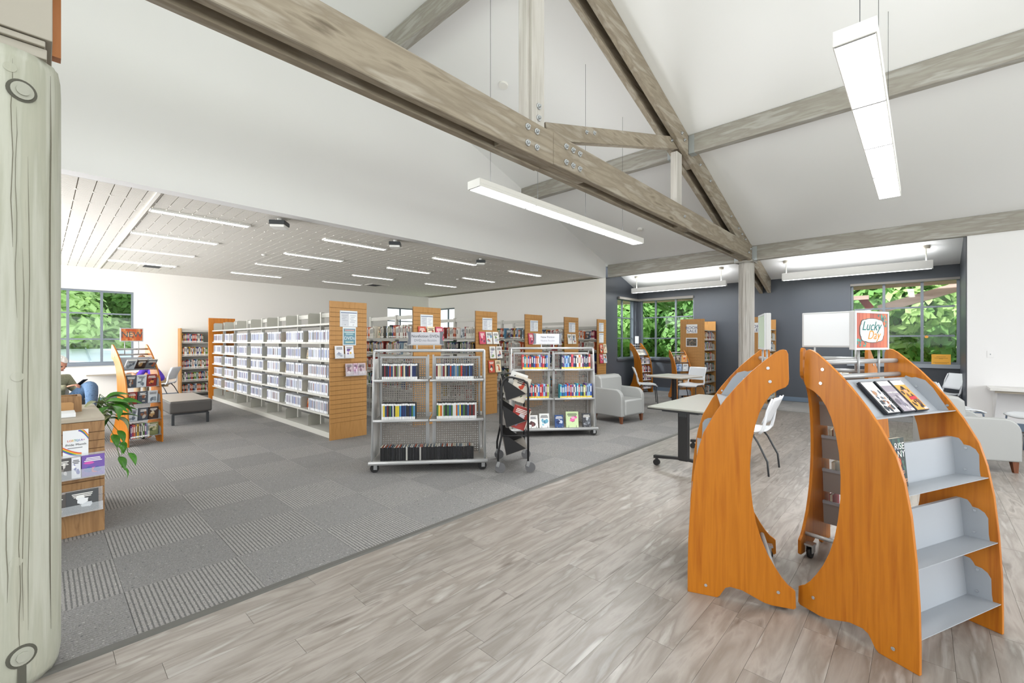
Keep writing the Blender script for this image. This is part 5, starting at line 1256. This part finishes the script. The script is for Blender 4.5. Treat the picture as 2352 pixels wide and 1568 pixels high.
for k, c in enumerate(['#7b4fa0', '#3a62b8', '#3f9a4a', '#f0c52e', '#ee8a2a', '#d63a32']):
    b.cur = lin(c); r0, r1 = .015+k*.0085, .015+(k+1)*.0085
    A = [(.275-.0-(.11-.1*q/8)*1, .205-(r0)*(.35+.65*math.sin(q/8*2.2+.3))*1.0) for q in range(9)]
    up = [(.275-.11+.11*q/8, .205-.07*(q/8)**1.6-(.005-k*.006)+.0) for q in range(9)]
    lo = [(y, z-.0065) for y, z in up]
    for q in range(8):
        P = [up[q], up[q+1], lo[q+1], lo[q]]; P = [(y, min(z, .203)) for y, z in P]
        b.quad(*[(.0064+k*.0001, y, z) for y, z in P][::-1])
    up = [(.2*q/8, .055*(1-q/8)**1.5-.002+k*.006-.0) for q in range(9)]
    for q in range(8):
        P = [(up[q][0], max(.002, up[q][1]-.006)), (up[q+1][0], max(.002, up[q+1][1]-.006)), (up[q+1][0], max(.003, up[q+1][1])), (up[q][0], max(.003, up[q][1]))]
        b.quad(*[(.0064+k*.0001, y, z) for y, z in P])
part('rainbow_corner', b, M_print, t)
for i, (ch, c) in enumerate(zip('LGBTQIA+', ['#d63a32', '#ee8a2a', '#e0b52e', '#3f9a4a', '#3a8ab8', '#3a62b8', '#7b4fa0', '#c94a8a'])):
    text(ch, .022, mat('letter_'+c[1:], c, .6), t, RIGHT(.0072, .055+i*.0245, .125), ext=.0003, sx=1.9)
text('Pride Month', .0235, M_ink, t, RIGHT(.0072, .14, .093), ext=.0003, sx=1.9)
part('printed_line', MB().bx(.0064, .007, .05, .21, .066, .072), mat('grey_line', '#8a8a8e', .7), t)
def flyer_rack(y0, y1, z, hh, lab, cards, bent=.0):
    t = thing('brochure_holder', lab, 'holder', (-4.76, y0, z)); w = y1-y0
    part('tray', MB().bx(0, .075, 0, w, 0, .004).bx(.072, .075, 0, w, 0, hh*.4), M_acr, t); part('backing', MB().bx(.02, .023, 0, w, 0, hh), M_acr, t)
    return t
flyer_rack(-.3, .345, .455, .18, 'clear holder with a row of film cases, upper one on the walnut unit', None)
flyer_rack(-.3, .335, .19, .17, 'clear holder with two film cases, lower one on the walnut unit', None)
for (y, w, z, hh, cols, lab) in ((-.01, .10, .462, .155, ['#5f8fb8', '#2f5a86', '#e9ecee', '#7ab0d0'], 'blue film case, left in the upper holder of the walnut unit'), (.075, .085, .462, .155, ['#4a4644', '#c9c4be', '#8a827a', '#2a2624'], 'dark grey film case in the upper holder of the walnut unit'), (.16, .05, .462, .155, ['#dfe0e6', '#4a52a0', '#f0f0f2', '#8a90b0'], 'narrow white film case in the upper holder of the walnut unit'), (.215, .13, .462, .16, ['#6a4aa0', '#c94aa8', '#3a4a9a', '#b84a6a'], 'purple and magenta film case, right in the upper holder'), (-.02, .15, .197, .15, ['#4a4440', '#2a2624', '#8a8078', '#c9c2ba'], 'dark brown film case, left in the lower holder of the walnut unit'), (.13, .18, .197, .16, ['#3a3c3e', '#c9ccd0', '#e2e4e6', '#1f2022'], 'silver-framed black and white film case in the lower holder')):
    cover(Matrix.Translation((-4.70, y, z)) @ Matrix.Rotation(math.pi/2, 4, 'Z') @ Matrix.Rotation(-.12, 4, 'X'), w, hh, .015, cols, lab, None, 0, 'film case', 'film_case')
t = thing('wooden_crate', 'walnut-fronted crate of papers at the back of the walnut unit', 'crate', (-5.45, -.30, .906))
part('front_panel', MB().bx(.2, .22, 0, .54, 0, .13), M_walnut, t); part('back_panel', MB().bx(0, .02, 0, .54, 0, .13), M_walnut, t); part('side_panel', MB().bx(.02, .2, 0, .02, 0, .13), M_walnut, t); part('side_panel', MB().bx(.02, .2, .52, .54, 0, .13), M_walnut, t)
o = link('file_folder', MB().prism([(0, 0), (.47, 0), (.47, .075), (.455, .088), (.30, .088), (.29, .08), (0, .08)], ((0, 0, 0), (0, 1, 0), (0, 0, 1), (1, 0, 0)), .012).mesh('file_folder'), mat('manila_card', '#b98d5a', .6)); o.location = (-5.20, -.28, .907); tag(o, 'tan card folder standing on the walnut unit', 'folder')
b = MB(); b.bx(0, .22, 0, .45, 0, .03); o = link('paper_stack', b.mesh('paper_stack'), M_paper); o.location = (-5.10, -.26, .907); tag(o, 'low stack of white papers on the walnut unit', 'papers')

# plant
t = thing('potted_plant', 'leafy green potted plant trailing beside the walnut unit', 'plant', (-5.74, .31, .62))
part('pot', MB().lathe([(.07, 0), (.1, .16), (.105, .17), (.09, .17)], (0, .03, 0), 20), mat('dark_green_pot', '#2f4a2a', .5), t)
part('bracket', MB().bx(-.1, .1, -.07, .02, -.01, .0), M_char, t)
M_leaf = texmat('glossy_leaf', ['#2f6a22', '#4f8f2c', '#3c7a26'], (1, 1, 1), 14, 4, .35, .05, rnd=True)
M_leafp = texmat('pale_back_leaf', ['#8f9a6a', '#b0b48a'], (1, 1, 1), 14, 4, .45, rnd=True)
M_stem = mat('green_stem', '#5f7f3a', .6)
def leaf_mesh(L, Wd, droop, m):
    b = MB()
    def f(u, v):
        w = math.sin(math.pi*min(1, v**.75))*Wd*(1-v*.15); x = (u-.5)*w
        return (x, L*v*math.cos(droop*v*.6), -L*.5*droop*v*v+abs(x)*.45)
    b.grid(f, 4, 8); me = b.mesh('leaf'); me.materials.append(m); return me
LM = [leaf_mesh(.22, .10, .9, M_leaf), leaf_mesh(.18, .085, .6, M_leaf), leaf_mesh(.2, .1, 1.2, M_leafp), leaf_mesh(.15, .07, 1.1, M_leaf)]
rr = random.Random(21)
for k in range(34):
    an = rr.uniform(-.9, 2.6); rad = rr.uniform(.05, .2); z0 = rr.uniform(.16, .36)-rad*.3
    p = Vector((math.cos(an)*rad*1.1+.02, .05+abs(math.sin(an))*rad*.9, z0))
    part('stem', MB().tube([(0, .03, .12), (p.x*.5, .03+p.y*.4, z0+.05), tuple(p)], .003, 5), M_stem, t)
    o = link('leaf', LM[k % 4] if k % 6 else LM[2], None, t); o.location = p; o.rotation_euler = (rr.uniform(-.3, .6), rr.uniform(-.5, .5), an-math.pi/2)
for pts, lv in ((((0.05, .1, .15), (.12, .16, .0), (.16, .2, -.2), (.17, .22, -.32)), 4), (((.0, .12, .15), (.04, .2, .02), (.08, .26, -.12), (.1, .27, -.2)), 3)):
    part('vine', MB().tube(pts, .003, 5), M_stem, t)
    for k in range(lv):
        q = Vector(pts[1]).lerp(Vector(pts[3]), k/(lv-1)); o = link('leaf', LM[3 if k % 2 else 1], None, t); o.location = q; o.rotation_euler = (-.7, 0, rr.uniform(-1.6, .2)); o.scale = (.85, .85, .85)
bpy.context.view_layer.update()

# ---------------------------------------------------------------- people
def skin(name, pts, edges, rad, m, parent, root=0, sub=2):
    me = bpy.data.meshes.new(name); me.from_pydata(pts, edges, []); me.materials.append(m)
    o = bpy.data.objects.new(name, me); COL.objects.link(o); o.parent = parent
    q = o.modifiers.new('skin', 'SKIN'); q.use_smooth_shade = True
    if not me.skin_vertices: me.attributes
    bpy.context.view_layer.update()
    if not me.skin_vertices:
        bm = bmesh.new(); bm.from_mesh(me); bm.verts.layers.skin.verify(); bm.to_mesh(me); bm.free()
    sv = me.skin_vertices[0].data
    for i, r in enumerate(rad): sv[i].radius = (r, r) if not isinstance(r, tuple) else r; sv[i].use_root = (i == root)
    o.modifiers.new('sub', 'SUBSURF').levels = sub; o.modifiers['sub'].render_levels = sub
    return o
def head_mesh(b, c, r, fwd, tilt=0):
    pass
def make_head(t, c, s, yaw, pitch, skinm, hairm, hair):
    """head facing local -y after rotation; c = centre"""
    M = Matrix.Translation(c) @ Matrix.Rotation(yaw, 4, 'Z') @ Matrix.Rotation(pitch, 4, 'X')
    b = MB(); b.M = M
    def f(u, v):
        a = u*2*math.pi; p = (v-.5)*math.pi; cx = math.cos(p)*math.cos(a); cy = math.cos(p)*math.sin(a); cz = math.sin(p)
        x = cx*.075; y = cy*.095; z = cz*.115
        if z < 0: x *= 1-.35*(-cz)**1.5; y = y*(1-.2*(-cz))-.012*(-cz)
        if cy < 0:
            n = math.exp(-(cx/.16)**2-((cz+.12)/.22)**2); y -= .024*n
            e = math.exp(-((abs(cx)-.38)/.16)**2-((cz-.06)/.12)**2); y += .008*e
            l = math.exp(-(cx/.3)**2-((cz+.48)/.1)**2); y -= .005*l
        return (x*s, y*s, z*s)
    b.grid(f, 36, 24); part('head', b, skinm, t)
    for sx in (-1, 1):
        q = MB(); q.M = M; q.lathe([(.002, -.01*s), (.010*s, -.006*s), (.011*s, .004*s), (.003, .01*s)], (sx*.028*s, -.083*s, .006*s), 10); part('eye', q, mat('eye_dark', '#2e2724', .3), t)
        q = MB(); q.M = M; q.lathe([(.004*s, -.032*s), (.014*s, -.015*s), (.018*s, .01*s), (.006*s, .03*s)], (sx*.078*s, .006*s, 0), 10); part('ear', q, skinm, t)
    q = MB(); q.M = M; q.box((0, -.094*s, -.056*s), (.042*s, .008*s, .007*s)); part('mouth', q, mat('lip', '#9c5a4c', .5), t)
    hb = MB(); hb.M = M; rr = random.Random(2)
    def g(u, v):
        a = u*2*math.pi; p = -.45+v*(math.pi/2+.45); lo = hair
        k = 1.0+.05*math.sin(9*a+5*p)*math.cos(7*p)
        cy = math.cos(p)*math.sin(a)
        if cy < -.25: p = max(p, .62-.1*math.sin(3*a)); cy = math.cos(p)*math.sin(a)
        return (math.cos(p)*math.cos(a)*.088*s*k*lo, (cy*.108*k+.006)*s*lo, (math.sin(p)*.128*k)*s*lo)
    hb.grid(g, 40, 14); part('hair', hb, hairm, t)
M_skin1 = mat('skin_ruddy', '#c98f76', .55); M_hairw = mat('white_hair', '#e4e2dd', .8); M_hairb = texmat('brown_hair', ['#6f4a30', '#94643f'], (1, 1, 1), 40, 3, .7)
M_olive = texmat('olive_sweater', ['#7f8068', '#93947c', '#6f705a'], (1, 1, 1), 60, 3, .9, .2)
M_jean = texmat('blue_denim', ['#3c5573', '#5b7797', '#496484'], (1, 1, 1), 30, 4, .85, .15)
M_purple = texmat('purple_shirt', ['#4a2f9a', '#5d3fb8'], (1, 1, 1), 20, 3, .8, .1)
def hand(t, w, d, skinm, curl=.6, s=1.0, side=1):
    """palm from wrist w in direction d, with five fingers, curling down"""
    w = Vector(w); d = Vector(d).normalized(); up = Vector((0, 0, 1)); x = d.cross(up).normalized(); n = x.cross(d).normalized()
    skin('palm', [tuple(w-d*.02), tuple(w+d*.03*s), tuple(w+d*.075*s)], [(0, 1), (1, 2)], [(.022*s, .014*s), (.034*s, .015*s), (.036*s, .013*s)], skinm, t, 0)
    for k, (off, L) in enumerate(((-.03, .062), (-.01, .072), (.011, .068), (.03, .054))):
        p0 = w+d*.06*s+x*off*s; p1 = w+d*.088*s+x*off*s; p2 = p1+(d*math.cos(curl)-n*math.sin(curl))*L*.5*s; p3 = p2+(d*math.cos(curl*2)-n*math.sin(curl*2))*L*.45*s
        skin('finger', [tuple(p0), tuple(p1), tuple(p2), tuple(p3)], [(0, 1), (1, 2), (2, 3)], [.0085*s, .0085*s, .008*s, .0065*s], skinm, t, 0, 1)
    p0 = w+d*.01*s-x*.02*s*side; p1 = p0-x*.028*s*side+d*.03*s; p2 = p1+d*.03*s-n*.01
    skin('thumb', [tuple(p0), tuple(p1), tuple(p2)], [(0, 1), (1, 2)], [.012*s, .010*s, .0085*s], skinm, t, 0, 1)
# seated man: local frame, front = -y (rotated to image right)
t = thing('person', 'white-haired person in olive sweater and jeans, seated with crossed legs, looking at a phone', 'person', (-9.35, .18, 0), math.radians(38)+math.pi/2)
P = [(0, .08, .52), (0, .12, .68), (0, .11, .86), (0, .07, .98), (0, .03, 1.06), (-.19, .09, .95), (.19, .09, .95)]
skin('sweater', [(0, .1, .50), (0, .13, .66), (0, .12, .84), (0, .10, .95), (-.18, .10, .94), (.18, .10, .94), (-.25, .02, .76), (.25, .02, .76), (-.1, -.27, .84), (.1, -.27, .84)], [(0, 1), (1, 2), (2, 3), (3, 4), (3, 5), (4, 6), (5, 7), (6, 8), (7, 9)], [(.18, .13), (.18, .13), (.19, .12), (.12, .09), .085, .085, .06, .06, .045, .045], M_olive, t, 0)
skin('body', [(0, .09, .9), (0, .06, 1.02), (0, .03, 1.08)], [(0, 1), (1, 2)], [.075, .06, .06], M_skin1, t, 0)
skin('jeans', [(0, .08, .50), (-.11, .04, .50), (-.12, -.38, .52), (-.13, -.42, .1), (.11, .0, .55), (.05, -.47, .86), (-.12, -.68, .74), (-.22, -.78, .56)], [(0, 1), (1, 2), (2, 3), (0, 4), (4, 5), (5, 6), (6, 7)], [(.16, .12), .105, .085, .06, .105, .09, .075, .06], M_jean, t, 0)
for a, c in (((-.13, -.42, .09), (-.13, -.52, .03)), ((-.24, -.8, .53), (-.3, -.9, .47))): skin('shoe', [(a[0], a[1]+.03, a[2]-.03), a, c], [(0, 1), (1, 2)], [.045, .05, .04], mat('dark_shoe', '#2c2a2a', .6), t, 1)
make_head(t, (0, -.01, 1.16), 1.0, 0, -.45*-1, M_skin1, M_hairw, 1.06)
hand(t, (-.1, -.29, .85), (.35, -.8, .2), M_skin1, .8); hand(t, (.1, -.29, .85), (-.35, -.8, .2), M_skin1, .8, 1, -1)
ph = tag(link('phone', MB().box((0, 0, 0), (.07, .15, .01), None).mesh('phone'), M_black), 'dark phone held by the white-haired seated person', 'phone'); bev(ph, .003)
ph.matrix_world = Matrix.Translation((-9.35, .18, 0)) @ Matrix.Rotation(math.radians(38)+math.pi/2, 4, 'Z') @ Matrix.Translation((0, -.38, .90)) @ Matrix.Rotation(-.6, 4, 'X')
# bending person in purple
t = thing('person', 'curly-haired person in a purple shirt bending forward on a chair, behind the NEW rack', 'person', (-13.72, 1.93, 0), math.radians(222)+math.pi/2)
skin('shirt', [(0, .1, .50), (0, .03, .66), (0, -.10, .80), (0, -.2, .86), (-.15, -.17, .82), (.15, -.17, .82), (-.2, -.3, .62), (.2, -.3, .62)], [(0, 1), (1, 2), (2, 3), (3, 4), (3, 5), (4, 6), (5, 7)], [(.17, .13), (.16, .12), (.16, .11), (.1, .08), .075, .075, .055, .055], M_purple, t, 0)
skin('body', [(0, -.2, .86), (0, -.27, .92), (0, -.3, .95)], [(0, 1), (1, 2)], [.06, .055, .055], M_skin1, t, 0)
for s in (-1, 1):
    skin('forearm', [(s*.2, -.3, .63), (s*.15, -.46, .74)], [(0, 1)], [.042, .032], M_skin1, t, 0); hand(t, (s*.15, -.48, .745), (-s*.2, -1, .0), M_skin1, .5, .9, s)
skin('trousers', [(0, .09, .50), (-.1, .02, .49), (-.12, -.36, .49), (-.13, -.36, .09), (.1, .02, .49), (.12, -.36, .49), (.13, -.36, .09)], [(0, 1), (1, 2), (2, 3), (0, 4), (4, 5), (5, 6)], [(.16, .11), .1, .075, .055, .1, .075, .055], mat('tan_trousers', '#b39a78', .8), t, 0)
for s in (-1, 1): skin('shoe', [(s*.13, -.33, .05), (s*.13, -.37, .05), (s*.13, -.48, .035)], [(0, 1), (1, 2)], [.04, .045, .035], mat('dark_shoe', '#2c2a2a', .6), t, 1)
make_head(t, (0, -.33, 1.02), .95, 0, .7, M_skin1, M_hairb, 1.2)

# ---------------------------------------------------------------- outside
M_pink = texmat('faded_pink_timber', ['#dcb9ab', '#ecccc0', '#d2aea0'], (.4, 3, 3), 3, 6, .8, .05)
b = MB(); 
b.hexa([(-8, 13.05, 3.02), (2.2, 13.05, 3.02), (2.2, 13.85, 2.78), (-8, 13.85, 2.78), (-8, 13.05, 3.1), (2.2, 13.05, 3.1), (2.2, 13.85, 2.86), (-8, 13.85, 2.86)])
struct('roof_overhang', b, M_pink, 'pinkish soffit of the roof overhang outside the far windows')
t = thing('porch_beam', 'pink painted outrigger beam and post outside the right window', 'beam', (.78, 14.0, 0))
part('post', MB().bx(-.14, .14, -.12, .12, -.3, 2.62), M_pink, t); part('beam', MB().bar((.1, 0, 2.82), (-1.55, 0, 2.28), .12, .2), M_pink, t); part('fascia', MB().bar((-1.9, .2, 2.6), (-1.72, .2, 2.32), .05, .16), mat('red_fascia', '#a8483a', .6), t)
part('beam', MB().bar((-3.2, .1, 2.6), (-1.75, .1, 2.6), .1, .1), M_pink, t)
struct('ground', MB().bx(-70, 60, -60, 80, -.6, -.3), texmat('lawn', ['#8a9a6a', '#a8b488'], (1, 1, 1), 2, 5, .95), 'green ground outside')
M_fol = [texmat('tree_foliage_%d' % k, c, (1, 1, 1), 1.3, 4, .6, 0, (.3, .7), rnd=False, spec=.2) for k, c in enumerate([['#6fa04c', '#a8cf7c', '#8cb964'], ['#5c8f4a', '#8fbb6c', '#76a85a'], ['#9cc06a', '#c9e29c', '#b2d282'], ['#5f9a80', '#93c4ac', '#7aae96']])]
for m in M_fol:
    N = m.node_tree.nodes; L = m.node_tree.links; b_ = N['Principled BSDF']
    tr_ = N.new('ShaderNodeBsdfTranslucent'); mx = N.new('ShaderNodeMixShader'); mx.inputs[0].default_value = .4
    L.new(b_.inputs['Base Color'].links[0].from_socket, tr_.inputs[0]); L.new(b_.outputs[0], mx.inputs[1]); L.new(tr_.outputs[0], mx.inputs[2])
    L.new(mx.outputs[0], [n for n in N if n.type == 'OUTPUT_MATERIAL'][0].inputs[0])
M_bark = texmat('tree_bark', ['#5a4c3e', '#7a6a58'], (3, 3, .5), 3, 6, .9, .2)
def crown(seed, n, m, rx=2.2, rz=2.6, size=.17):
    rr = random.Random(seed); v = []; f = []
    cl = [(rr.gauss(0, rx*.42), rr.gauss(0, rx*.42), rr.uniform(-rz*.8, rz*.8), rr.uniform(.5, 1.0)) for _ in range(26)]
    for k in range(n):
        cx, cy, cz, cr = cl[k % 26]
        a = rr.uniform(0, 6.283); q = rr.uniform(-1, 1); r = cr*rr.uniform(.6, 1)**.5; s_ = math.sqrt(1-q*q)
        p = Vector((cx+r*s_*math.cos(a), cy+r*s_*math.sin(a), cz+r*q*.8))
        nrm = Vector((s_*math.cos(a)+rr.uniform(-.6, .6), s_*math.sin(a)+rr.uniform(-.6, .6), q+.5+rr.uniform(-.4, .4))).normalized()
        x = nrm.orthogonal().normalized(); y = nrm.cross(x); th = rr.uniform(0, 6.28); x, y = x*math.cos(th)+y*math.sin(th), y*math.cos(th)-x*math.sin(th)
        s = size*rr.uniform(.6, 1.2); i = len(v); v += [p-y*s, p+x*s*.55+nrm*s*.1, p+y*s, p-x*s*.55+nrm*s*.1]; f.append((i, i+1, i+2, i+3))
    me = bpy.data.meshes.new('foliage'); me.from_pydata(v, [], f); me.materials.append(m); return me
crs = [crown(1, 15000, M_fol[0], size=.13), crown(2, 15000, M_fol[1], size=.12), crown(3, 13000, M_fol[2], size=.14), crown(4, 13000, M_fol[3], size=.12)]
pos = ['leftmost', 'second from the left', 'third from the left', 'fourth from the left', 'fifth from the left', 'sixth from the left', 'seventh from the left', 'rightmost']
def tree(x, y, z, sc, k, lab):
    t = thing('tree', lab, 'tree', (x, y, -.3), R.uniform(0, 6))
    o = link('foliage', crs[k], None, t); o.location = (0, 0, z+.3); o.scale = (sc, sc, sc)
    part('trunk', MB().tube([(0, 0, 0), (.1, 0, (z+.3)*.5), (0, .1, z+.3+sc)], [.18*sc, .14*sc, .06*sc], 8), M_bark, t)
    b = MB(); rr = random.Random(int(x*7+y))
    for q in range(6): a = rr.uniform(0, 6.28); b.tube([(0, 0, z), (math.cos(a)*.8*sc, math.sin(a)*.8*sc, z+.6*sc), (math.cos(a)*1.7*sc, math.sin(a)*1.7*sc, z+1.3*sc)], [.07*sc, .04*sc, .015*sc], 6)
    parts('branch', b, M_bark, t)
i = 0
for x, y, z, sc, k in ((-11.5, 19, 2.4, 1.3, 3), (-9.0, 18, 1.6, 1.2, 0), (-6.3, 19.5, 2.3, 1.35, 1), (-3.2, 18.5, 2.0, 1.25, 0), (-.6, 19.5, 2.6, 1.35, 1), (1.6, 18, 1.5, 1.1, 2), (4.2, 19.5, 2.4, 1.35, 0), (7.5, 21, 2.6, 1.5, 1)):
    tree(x, y, z, sc, k, 'green tree beyond the far windows, nearer row, '+pos[i]); i += 1
for n, (x, y, z, sc, k) in enumerate(((-13, 24, 3.6, 2.2, 1), (-7.5, 25, 4, 2.2, 1), (-2, 25, 3.6, 2.2, 3), (3.5, 25, 4, 2.3, 1), (9.5, 26, 4, 2.4, 0))): tree(x, y, z, sc, k, 'taller green tree beyond the far windows, back row, '+['leftmost', 'second', 'middle', 'fourth', 'rightmost'][n])
for n, (x, y, z, sc, k) in enumerate(((-28, -3.2, 2.6, 1.5, 2), (-28, -.3, 2.5, 1.5, 2), (-30, 2.2, 1.9, 1.5, 0), (-26.5, 5.0, 3.2, .8, 3), (-35, .6, 1.2, 1.5, 1))): tree(x, y, z, sc, k, 'yellow-green tree beyond the left window, '+['leftmost', 'second', 'third', 'small bluish one at the right', 'farthest'][n])
for n, (x, y, z, sc, k) in enumerate(((-12, 16.2, .2, .7, 0), (-15.5, 14.6, .2, .8, 1), (-11.2, 14.6, 1.8, .9, 3))): tree(x, y, z, sc, k, 'green bush beyond the narrow window, '+['left', 'middle', 'right'][n])
t = thing('low_shed', 'low building with a pale ribbed metal roof outside the left window', 'building', (-21, 0, -.62))
part('wall', MB().bx(-3, 1.2, -6, 6, 0, 1.0), mat('pale_siding', '#cfd6dd', .6), t); part('roof', MB().hexa([(-3.2, -6.3, 1.75), (1.5, -6.3, 1.0), (1.5, 6.3, 1.0), (-3.2, 6.3, 1.75), (-3.2, -6.3, 1.83), (1.5, -6.3, 1.06), (1.5, 6.3, 1.06), (-3.2, 6.3, 1.83)]), mat('pale_metal_roof', '#dfe5ea', .4), t)
b = MB()
for k in range(16): b.hexa([(-3.2, -6+k*.8, 1.83), (1.5, -6+k*.8, 1.06), (1.5, -5.96+k*.8, 1.06), (-3.2, -5.96+k*.8, 1.83), (-3.2, -6+k*.8, 1.87), (1.5, -6+k*.8, 1.1), (1.5, -5.96+k*.8, 1.1), (-3.2, -5.96+k*.8, 1.87)])
parts('roof_seam', b, mat('metal_seam', '#b9c2ca', .4), t)

# ---------------------------------------------------------------- emit books
def px_size(M, dims):
    p = M.translation; a = math.radians(43); d = max(.2, -p.x*math.sin(a)+p.y*math.cos(a)); return dims[1]*dims[0]/d/d
done = {}
for kind in sorted({q[0] for q in BK}):
    L = [q for q in BK if q[0] == kind]; L.sort(key=lambda q: -px_size(q[1], q[2])); rest = MB()
    nm = {'dvd case': 'dvd_case', 'book': 'book'}.get(kind, kind.replace(' ', '_'))
    for i, (kd, M, dims, c, style, label, group) in enumerate(L):
        if i < 300:
            b = MB(); bookmesh(b, Matrix(), dims, c, style); o = link(nm, b.mesh(nm), M_print); o.matrix_world = M; tag(o, label, kind, group)
        else: bookmesh(rest, M, dims, c, style)
    if rest.f:
        o = link('more_'+nm+'s', rest.mesh('more_'+nm+'s'), M_print); tag(o, 'remaining '+kind+'s on the shelves farther back', kind, None, 'stuff')
